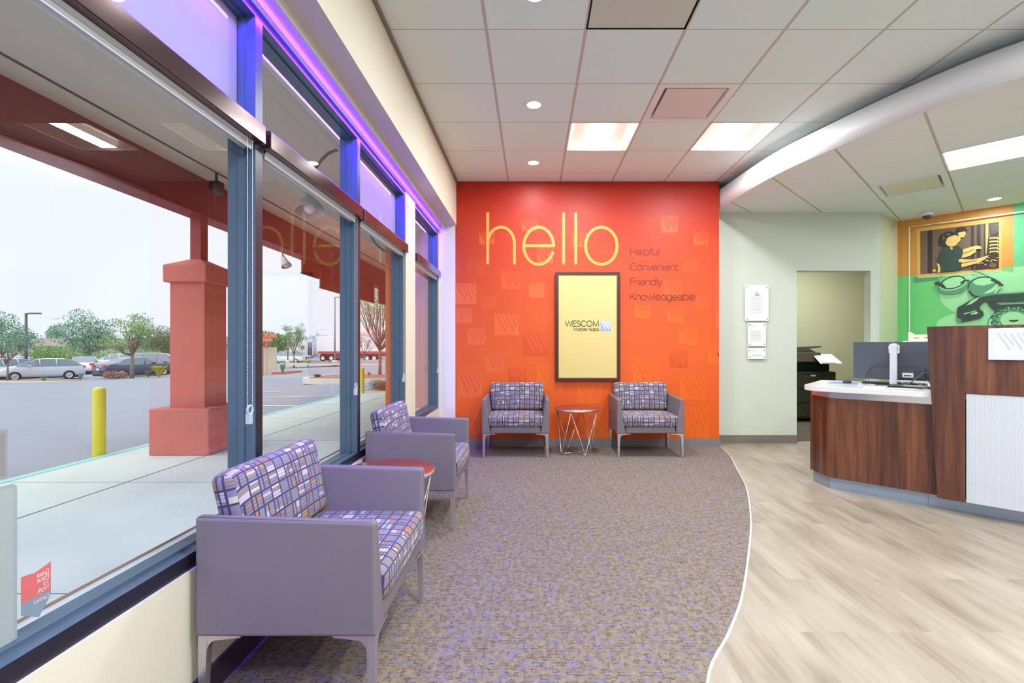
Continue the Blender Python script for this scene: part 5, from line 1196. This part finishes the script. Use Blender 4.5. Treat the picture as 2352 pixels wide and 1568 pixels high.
def grassy(label, p, w, h, lm, seed, n=60, name='grass_tuft', group=None):
    rnd = random.Random(seed); t = thing(name, label, 'plant', p, 0, group); bm = BM()
    for _ in range(n):
        a = rnd.random()*2*PI; r = w/2*rnd.uniform(.3, 1); e = Vector((r*math.cos(a), r*math.sin(a), h*rnd.uniform(.5, 1))); s = Vector((-math.sin(a), math.cos(a), 0))*w*.012
        m_ = e*.55+Vector((0, 0, h*.28)); A = [Vector((0, 0, 0))-s, Vector((0, 0, 0))+s]; B = [m_-s, m_+s]
        va = [bm.verts.new(v) for v in A+B[::-1]]; bm.faces.new(va); v3 = bm.verts.new(e); bm.faces.new((va[3], va[2], v3))
    obj('blades', bm, lm, t); return t
gt = 'trees beyond the parking lot'
tree('young tree with bent trunk in front of the navy car', lotd(303, 31.6), 3.95, 3.4, 2.2, M['leaf1'], 1500, .17, True, 4, .14, gt, 9)
tree('slim young tree at the far left edge, before the white car', lotd(17, 31.4), 3.4, 3.2, 2.0, M['leaf3'], 700, .16, True, 8, .07, gt, 7)
tree('dense blue-green tree between the lamp post and the young tree', lotd(203, 47), 5.6, 4.4, 4.2, M['leaf3'], 2600, .26, False, 3, .16, gt)
tree('small dark conifer tip rising over the hedge', lotd(124, 78), 6.2, 2.8, 4.4, M['leaf3'], 900, .3, False, 12, .15, gt, 4)
tree('leafy tree behind the hedge at the far left', lotd(4, 50), 5.6, 5.0, 4.0, M['leaf3'], 1800, .3, False, 5, .16, gt)
tree('green tree just left of the red column', lotd(368, 52), 4.9, 5.2, 3.6, M['leaf2'], 2200, .26, False, 6, .14, gt)
tree('young green tree in front of the white truck cab', lotd(675, 42.5), 3.8, 2.2, 2.5, M['leaf2'], 1500, .13, True, 19, .09, gt, 9)
tree('tall sparse tree on the island in the third window', lotd(872, 19.4), 4.0, 3.0, 2.7, M['leaf1'], 3000, .085, True, 21, .085, gt, 12, 1.25)
tree('small sparse tree before the trailer, in the third window', lotd(837, 47), 3.4, 2.4, 2.2, M['leaf5'], 450, .12, True, 23, .06, gt, 7)
tree('round green tree behind the beige enclosure', lotd(618, 55), 4.2, 5, 3.4, M['leaf2'], 1500, .45, False, 31, .2, gt)
tree('low green tree above the beige enclosure wall', lotd(624, 72), 3.2, 6, 3.0, M['leaf1'], 900, .4, False, 32, .2, gt)
tree('pale distant tree between truck cab and trailer', lotd(727, 100), 5.6, 4.0, 4.4, M['leaf3'], 700, .4, False, 33, .2, gt)
gb = 'bushes along the far edge of the lot'
bush('large light green hedge clump left of the blue-green tree', lotd(122, 46), 4.6, 2.6, M['leaf1'], 2600, .24, 1, group=gb)
bush('dark green hedge clump at the foot of the lamp post', lotd(86, 48), 2.2, 2.2, M['leaf2'], 1000, .24, 2, group=gb)
bush('yellow-green bush behind the young tree', lotd(262, 47), 2.6, 2.3, M['leaf1'], 1300, .22, 3, group=gb)
bush('dark green hedge behind the parked cars', lotd(235, 52), 5.5, 1.7, M['leaf2'], 1500, .24, 14, group=gb)
bush('green bush right of the young tree trunk', lotd(335, 54), 3.6, 2.2, M['leaf1'], 1500, .24, 4, group=gb)
bush('reddish low hedge behind the white cars', lotd(60, 63), 8, 1.1, M['leafr'], 1300, .26, 5, group=gb)
bush('reddish low hedge left of the red column', lotd(370, 56), 5, 1.5, M['leafr'], 900, .26, 6, group=gb)
bush('pink flowering shrub behind the navy car bumper', lotd(266, 31.6), 1.15, .55, M['leaf5'], 420, .11, 7, group='shrubs on the islands', flowers=M['pink'])
grassy('yellow-green grassy plant left of the red column', lotd(366, 31.6), 1.5, .80, M['leaf4'], 8, 300)
grassy('pale grassy plant between young tree and yellow plant', lotd(340, 31.9), .9, .55, M['leaf5'], 18, 70)
grassy('small green plant before the silver car door', lotd(101, 31.5), .75, .38, M['leaf1'], 9)
grassy('small green plant behind the silver car rear wheel', lotd(184, 31.5), .7, .42, M['leaf3'], 10)
grassy('leafy green plant at the end of the beige enclosure', lotd(649, 28.0), .7, .75, M['leaf2'], 11, 90)
grassy('yellow-green grassy plant before the truck', lotd(707, 43.4), 1.1, .8, M['leaf4'], 12, 90)
grassy('low green tuft on the near island, left end', lotd(729, 17.9)+Vector((0, 0, .14)), .62, .20, M['leaf2'], 13, 140)
grassy('small reddish tuft on the island by the tall sparse tree', lotd(848, 18.6)+Vector((0, 0, .14)), .35, .16, M['leafr'], 15, 50)
grassy('yellow-green tuft at the lamp base before the trailer', lotd(758, 44)+Vector((0, 0, .12)), .7, .5, M['leaf4'], 16, 60)
bush('low red and green shrub beside the sidewalk at third window', Vector((-3.75, 12.85, .0)), .75, .30, M['leafr'], 900, .045, 17, group='shrubs on the islands', flowers=M['leaf2'])
bush('low grey-green shrub next to the thin yellow bollard', Vector((-4.15, 13.5, .0)), .7, .30, M['leaf3'], 800, .045, 19, group='shrubs on the islands')
bush('pale flowering shrub behind the far column', Vector((-3.0, 18.3, .0)), .9, .9, M['leaf3'], 900, .07, 20, group='shrubs on the islands', flowers=M['white'])
# vine over the far column
bm = BM(); rnd = random.Random(5)
for i in range(9):
    p = Vector((-3.95+rnd.uniform(-.15, .25), 16.5, 2.2)); pts = [p]
    for j in range(4): p = p+Vector((rnd.uniform(-.12, .2), rnd.uniform(-.1, .1), rnd.uniform(.12, .3))); pts.append(p)
    tube(bm, pts, .016, 5)
vt = thing('climbing_vine', 'bare twisting vine around the far column top', 'vine', (0, 0, 0)); obj('stems', bm, M['trunk'], vt)
bm = BM(); leaves(bm, [(-3.8, 16.5, 3.0, .35, .3), (-3.6, 16.5, 2.7, .3, .3)], 220, .08, rnd); obj('foliage', bm, M['leaf5'], vt)
# lamp posts
def lamppost(label, p, h, al, m=None, r=.075, ang=0, cobra=False):
    t = thing('street_lamp', label, 'street lamp', p, 0, 'parking lot lamp posts'); bm = BM(); tube(bm, [(0, 0, 0), (0, 0, h)], [r, r*.8], 10); obj('pole', bm, m or M['polegrey'], t)
    bm = BM(); tube(bm, [(0, 0, h-.08), (al*.5*math.cos(ang), 0, h+(.35 if cobra else -.03)), (al*math.cos(ang), 0, h+(.4 if cobra else -.03))], r*.55, 6); obj('arm', bm, m or M['polegrey'], t)
    bm = BM(); x = al*math.cos(ang); s = 1 if x > 0 else -1; box(bm, min(x-s*.1, x+s*.7), max(x-s*.1, x+s*.7), -.15, .15, h+(.33 if cobra else -.08), h+(.43 if cobra else .03), bev=.02); obj('lamp_head', bm, m or M['polegrey'], t)
    if not cobra:
        bm = BM(); lathe(bm, [(0, 0), (.25, 0), (.25, .5), (0, .5)], 16); obj('concrete_base', bm, M['kerb'], t)
lamppost('dark lamp post rising over the parked cars at far left', lotd(60, 40), 5.1, .45, mat('slate_pole', (86, 92, 106), 0.5), .11)
lamppost('lamp post with arm before the white trailer', lotd(769, 45), 6.4, .5, mat('grey_violet_pole', (150, 152, 164), 0.5), .085)
lamppost('distant lamp post behind the young tree near the truck cab', lotd(661, 66), 4.2, .6, None, .09)
lamppost('faint curved street lamp above the distant hedge', lotd(158, 66), 5.8, 1.6, M['hem'], .06, PI, True)
lamppost('faint curved street lamp behind the white trailer', lotd(726, 110), 6.0, 1.6, M['hem'], .07, 0, True)
# cars
def car(name, label, p, heading, L=4.3, Wd=1.78, H=1.48, paint=None, style='hatch', tails=False):
    t = thing(name, label, 'car', p, heading, 'parked cars')
    if style == 'hatch': roof = [(-.5, .62), (-.485, .80), (-.46, .98), (-.38, 1.28), (-.25, 1.45), (-.05, 1.48), (.08, 1.44), (.20, 1.22), (.30, 1.00), (.40, .92), (.47, .82), (.5, .62)]; c0, c1 = 2, 8
    elif style == 'sedan': roof = [(-.5, .62), (-.49, .92), (-.42, 1.02), (-.34, 1.06), (-.22, 1.36), (-.05, 1.45), (.08, 1.42), (.20, 1.20), (.29, 1.0), (.40, .92), (.47, .80), (.5, .6)]; c0, c1 = 3, 8
    else: roof = [(-.5, .65), (-.495, .95), (-.48, 1.10), (-.44, 1.50), (-.30, 1.66), (.02, 1.68), (.14, 1.62), (.24, 1.35), (.33, 1.10), (.42, 1.0), (.48, .85), (.5, .65)]; c0, c1 = 2, 8
    zs = H/max(z for _, z in roof); R = []
    for i, (x, z) in enumerate(roof):
        cab = c0 < i < c1; zb = .92*zs*(1.05 if style == 'van' else 1); z *= zs; e = 1-.25*abs(2*x)**6; w = Wd/2*e
        belt = min(z-.02, zb) if not cab else zb
        zt = z; wr = w*(.76 if cab else .90)
        lo = .22+(.08 if abs(x) > .45 else 0)
        R.append([(x*L, 0*w, lo)]+[(x*L, w*.90, lo), (x*L, w*.985, lo+.18), (x*L, w, belt-.16 if belt-.16 > lo+.2 else (lo+belt)/2+.05), (x*L, w*.96, belt), (x*L, wr, zt-.03), (x*L, wr*.8, zt), (x*L, 0, zt+.012)])
    bb, bw = BM(), BM()
    def face(b_, pts):
        try: b_.faces.new([b_.verts.new(q) for q in pts])
        except ValueError: pass
    for i in range(len(R)-1):
        A, B = R[i], R[i+1]
        for k in range(7):
            for s in (1, -1):
                pts = [(q[0], q[1]*s, q[2]) for q in (A[k], A[k+1], B[k+1], B[k])]
                if s < 0: pts = pts[::-1]
                side_glass = k == 4 and c0 < i+1 and i < c1 and (c0 < i or c0 < i+1) and not (i >= c1)
                screen = k in (5, 6) and (i in (c0, c1-1) or (i == c0+1 and style != 'sedan') or i == c1-2)
                if i == c0+1 and k in (5, 6) and style != 'sedan' and R[i+1][6][2]-R[i][6][2] < .1: screen = False
                if i == c1-2 and k in (5, 6) and R[i][6][2]-R[i+1][6][2] < .1: screen = False
                face(bw if (side_glass or screen) else bb, pts)
    for ring_ in (R[0], R[-1]):
        face(bb, [(q[0], q[1], q[2]) for q in ring_]+[(q[0], -q[1], q[2]) for q in ring_[::-1][1:-1]])
    for b_ in (bb, bw): bmesh.ops.remove_doubles(b_, verts=b_.verts[:], dist=1e-4); bmesh.ops.recalc_face_normals(b_, faces=b_.faces[:])
    cb = obj('car_body', bb, paint, t, True); obj('windows', bw, M['carglass'], t)
    # window posts
    bm = BM()
    for s in (1, -1):
        for fx in (-.16, .03):
            z = .93*zs; tube(bm, [(fx*L, s*Wd/2*.965, z), ((fx+.012)*L, s*Wd/2*.775, H-.05)], .03, 4)
    obj('pillars', bm, paint, t)
    for fx in (-.30, .31):
        for s in (1, -1):
            bm = BM(); lathe(bm, [(.20, -.10), (.29, -.10), (.32, -.06), (.32, .06), (.29, .10), (.20, .10)], 22); o = obj('tyre', bm, M['tyre'], t, loc=(fx*L, s*(Wd/2-.09), .32), rot=(PI/2, 0, 0))
            bm = BM(); lathe(bm, [(0, -.07), (.06, -.085), (.08, -.06), (.19, -.08), (.205, -.095), (.205, .095), (.19, .08), (.08, .06), (.06, .085), (0, .07)], 22); obj('rim', bm, M['rim'], o)
    for s in (1, -1):
        bm = BM(); box(bm, -.5*L-.005, -.475*L, s*Wd*.30-.16, s*Wd*.30+.16, .74*zs+.05, .88*zs+.05, bev=.02); obj('tail_lamp', bm, M['tail'], cb)
        bm = BM(); box(bm, .44*L, .487*L, s*Wd*.34-.13, s*Wd*.34+.13, .66*zs, .76*zs, bev=.02); obj('head_lamp', bm, M['head'], cb)
        bm = BM(); box(bm, .13*L, .17*L, s*(Wd/2+.08)-.09, s*(Wd/2+.08)+.09, .95*zs, 1.07*zs, bev=.02); obj('wing_mirror', bm, paint, t)
    bm = BM(); box(bm, -.5*L-.012, -.5*L-.003, -.16, .16, .56, .68); box(bm, .5*L+.003, .5*L+.012, -.16, .16, .40, .50); obj('number_plate', bm, M['white'], cb)
    bm = BM(); box(bm, -.47*L, .47*L, -Wd*.44, Wd*.44, .14, .30); box(bm, .485*L, .503*L, -.45, .45, .30, .42); obj('underbody', bm, M['black'], t)
    return t
def hd(dx, dy): return math.atan2(dy, dx)
car('car', 'silver-white hatchback parked broadside, nearest car at left', lotd(99, 34.2), hd(-1.0, -1.02), 4.35, 1.8, 1.50, M['carsilver'], 'hatch')
car('car', 'white hatchback showing its rear, right behind the silver one', lotd(195, 42), hd(-.75, .9), 4.2, 1.8, 1.5, M['carwhite'], 'hatch')
car('car', 'white car cut by the left picture edge', lotd(-4, 34.3), hd(-.25, -1), 4.4, 1.8, 1.5, M['carwhite'], 'hatch')
car('car', 'white car partly hidden behind the silver hatchback nose', lotd(36, 43), hd(-.6, -1), 4.4, 1.8, 1.45, M['carwhite'], 'sedan')
car('car', 'small white car left of the navy sedan, facing left', lotd(264, 51), hd(-1.0, -.35), 4.1, 1.75, 1.6, M['carwhite'], 'hatch')
car('car', 'navy sedan with red tail lamps behind the young tree trunk', lotd(310, 35.2), hd(.35, 1), 4.6, 1.82, 1.42, M['carnavy'], 'sedan')
car('car', 'grey-blue people carrier beside the navy sedan, before the red column', lotd(358, 39), hd(1.0, .55), 4.8, 1.9, 1.75, M['cargrey'], 'van')
car('car', 'white minivan between the enclosure and the truck', lotd(658, 70), hd(-1, -.2), 4.9, 1.95, 1.72, M['carwhite'], 'van')
# semi truck
tk = thing('semi_truck', 'white semi truck with red-striped trailer across the far lot', 'truck', (0, 80, -1.12))
def TX(px): return (px-CX)*80/F
def wheel(x, y, name='wheel'):
    bm = BM(); lathe(bm, [(0, -.17), (.1, -.17), (.14, -.10), (.27, -.10), (.30, -.14), (.50, -.14), (.52, -.1), (.52, .1), (.50, .14), (.30, .14), (.27, .10), (0, .12)], 24, mi=0)
    for f in bm.faces:
        c = f.calc_center_median()
        if math.hypot(c.x, c.y) < .30: f.material_index = 1
    obj(name, bm, [M['tyre'], M['white']], tk, loc=(x, y, .52), rot=(PI/2, 0, 0))
for px in (691, 749, 768, 849, 865): wheel(TX(px), -1.15); wheel(TX(px), 1.15)
bm = BM(); box(bm, TX(735), TX(735)+14.2, -1.3, 1.3, 1.25, 4.05, bev=.03); obj('trailer', bm, M['trailer'], tk)
bm = BM(); box(bm, TX(738), TX(735)+14.2, -1.31, -1.30, 1.30, 1.62); obj('red_stripe', bm, M['redstripe'], tk)
bm = BM(); box(bm, TX(742), TX(890), -1.0, 1.0, .85, 1.24); box(bm, TX(776), TX(846), -1.2, -1.1, .45, 1.1); obj('chassis', bm, mat('truck_chassis', (110, 70, 80), 0.6), tk)
bm = BM()
cab = [(TX(682), .55), (TX(681), 1.35), (TX(686), 1.60), (TX(696), 1.85), (TX(699), 2.55), (TX(705), 2.75), (TX(722), 3.0), (TX(727), 3.0), (TX(727), 1.0), (TX(700), .8)]
a = [bm.verts.new((x, -1.2, z)) for x, z in cab]; b = [bm.verts.new((x, 1.2, z)) for x, z in cab]
bm.faces.new(a); bm.faces.new(b[::-1])
for i in range(len(cab)): bm.faces.new((a[i], b[i], b[(i+1) % len(cab)], a[(i+1) % len(cab)]))
bmesh.ops.recalc_face_normals(bm, faces=bm.faces[:]); cab_o = obj('tractor_cab', bm, M['carwhite'], tk)
bm = BM(); hexa(bm, [(TX(705), -1.1, 2.75), (TX(724), -1.1, 3.0), (TX(724), 1.1, 3.0), (TX(705), 1.1, 2.75), (TX(716), -1.0, 3.75), (TX(724), -1.0, 3.75), (TX(724), 1.0, 3.75), (TX(716), 1.0, 3.75)]); obj('roof_fairing', bm, mat('pale_fairing', (206, 216, 222), 0.4), tk)
bm = BM(); hexa(bm, [(TX(697.5), -1.22, 1.95), (TX(707), -1.22, 1.95), (TX(707), -1.205, 1.95), (TX(697.5), -1.205, 1.95), (TX(699.5), -1.22, 2.5), (TX(707), -1.22, 2.5), (TX(707), -1.205, 2.5), (TX(699.5), -1.205, 2.5)]); obj('door_window', bm, M['carglass'], cab_o)
bm = BM()
for px in (717, 722.5): tube(bm, [(TX(px), -1.28, 1.0), (TX(px), -1.28, 3.1)], .13, 8)
obj('exhaust_stacks', bm, mat('stack_grey', (120, 126, 150), 0.3, metal=.5), tk)
bm = BM(); box(bm, TX(700), TX(745), -1.0, 1.0, .55, .95); tube(bm, [(TX(704), -1.15, .75), (TX(724), -1.15, .75)], .3, 12); obj('fuel_tank', bm, mat('tank_metal', (190, 194, 204), 0.3, metal=.6), tk)
# trash enclosure with pergola
eb = thing('trash_enclosure', 'beige board enclosure with salmon pergola roof across the lot', 'enclosure', (0, 0, 0))
p0, p1 = lotd(534, 28.0), lotd(634, 28.8); z0 = gz(p1.x)
bm = BM(); hexa(bm, [(p0.x, p0.y, z0-.25), (p1.x, p1.y, z0-.05), (-16.75, p1.y+3, z0), (p0.x-1.2, p0.y+3, z0), (p0.x, p0.y, 1.16), (p1.x, p1.y, 1.16), (-16.75, p1.y+3, 1.16), (p0.x-1.2, p0.y+3, 1.16)]); obj('walls', bm, M['tanwall'], eb)
bm = BM()
for i in range(10): x = p0.x+(p1.x-p0.x)*(i+.5)/10; box(bm, x-.012, x+.012, p0.y-.03, p0.y+.02, z0, 1.12)
obj('board_joints', bm, mat('board_joint', (176, 160, 142), 0.9), eb)
bm = BM(); box(bm, p0.x-.1, p1.x+.42, p0.y-.1, p0.y+.15, 1.74, 1.92); box(bm, p0.x-.1, p1.x+.2, p0.y-.05, p0.y+.1, 1.50, 1.74)
for i in range(8): x = p0.x+(p1.x-p0.x)*i/7; box(bm, x-.06, x+.06, p0.y-.2, p0.y+.5, 1.86, 1.96)
obj('pergola', bm, M['pergola'], eb)
bm = BM()
for x in (p1.x-.15, p0.x+.1): box(bm, x-.06, x+.06, p0.y, p0.y+.12, 1.1, 1.75)
obj('posts', bm, M['redstripe'], eb)
island('kerb_island', [(p1.x, 28.3, z0), (p1.x+.75, 28.3, z0), (p1.x+.75, 30.5, z0), (p1.x, 30.5, z0)], .12, kerbm=M['redkerb'])
# far buildings
def building(label, x0, x1, y, h, wall, roof, rh=1.2):
    t = thing('building', label, 'building', ((x0+x1)/2, y, -1.1), 0, 'far buildings'); w = (x1-x0)/2
    bm = BM(); box(bm, -w, w, 0, 12, 0, h); obj('walls', bm, wall, t)
    bm = BM(); hexa(bm, [(-w-.6, -.8, h), (w+.6, -.8, h), (w+.6, 12.8, h), (-w-.6, 12.8, h), (-w+1.2, 2.5, h+rh), (w-1.2, 2.5, h+rh), (w-1.2, 9, h+rh), (-w+1.2, 9, h+rh)]); obj('roof', bm, roof, t)
    bm = BM()
    for i in range(int(w)): x = -w+1.0+i*2; box(bm, x-.4, x+.4, -.03, .02, 1.0, 2.2)
    obj('window_openings', bm, M['carglass'], t); return t
building('low store building with red tile roof behind the trailer', -43, -25, 118, 4.7, mat('pinkish_wall', (216, 190, 176), .85), mat('pale_red_roof', (206, 158, 146), .85), 1.3)
building('far cream house behind the left hedge', -84, -70, 79, 2.4, mat('cream_house_wall', (226, 216, 196), .85), mat('grey_house_roof', (150, 140, 136), .9), 1.4)
building('low grey-roofed house between the hedge trees', -78, -61, 92, 2.8, mat('tan_house_wall', (214, 196, 176), .85), mat('grey_violet_roof', (150, 140, 150), .9), 1.6)
building('pink store building seen past the far column', -19.5, -2, 70, 3.4, mat('pink_store_wall', (224, 190, 190), .85), M['redroof'], .9)
bm = BM(); box(bm, -4.5, -2.0, 19.5, 19.8, 2.45, 2.8); box(bm, -4.5, -2.0, 21.5, 21.8, 2.75, 2.95)
for x in (-4.4, -2.2): box(bm, x-.1, x+.1, 19.5, 19.7, 0, 2.5)
tag(obj('pergola', bm, M['redpaint']), 'dark red timber pergola beams behind the far column', 'pergola')
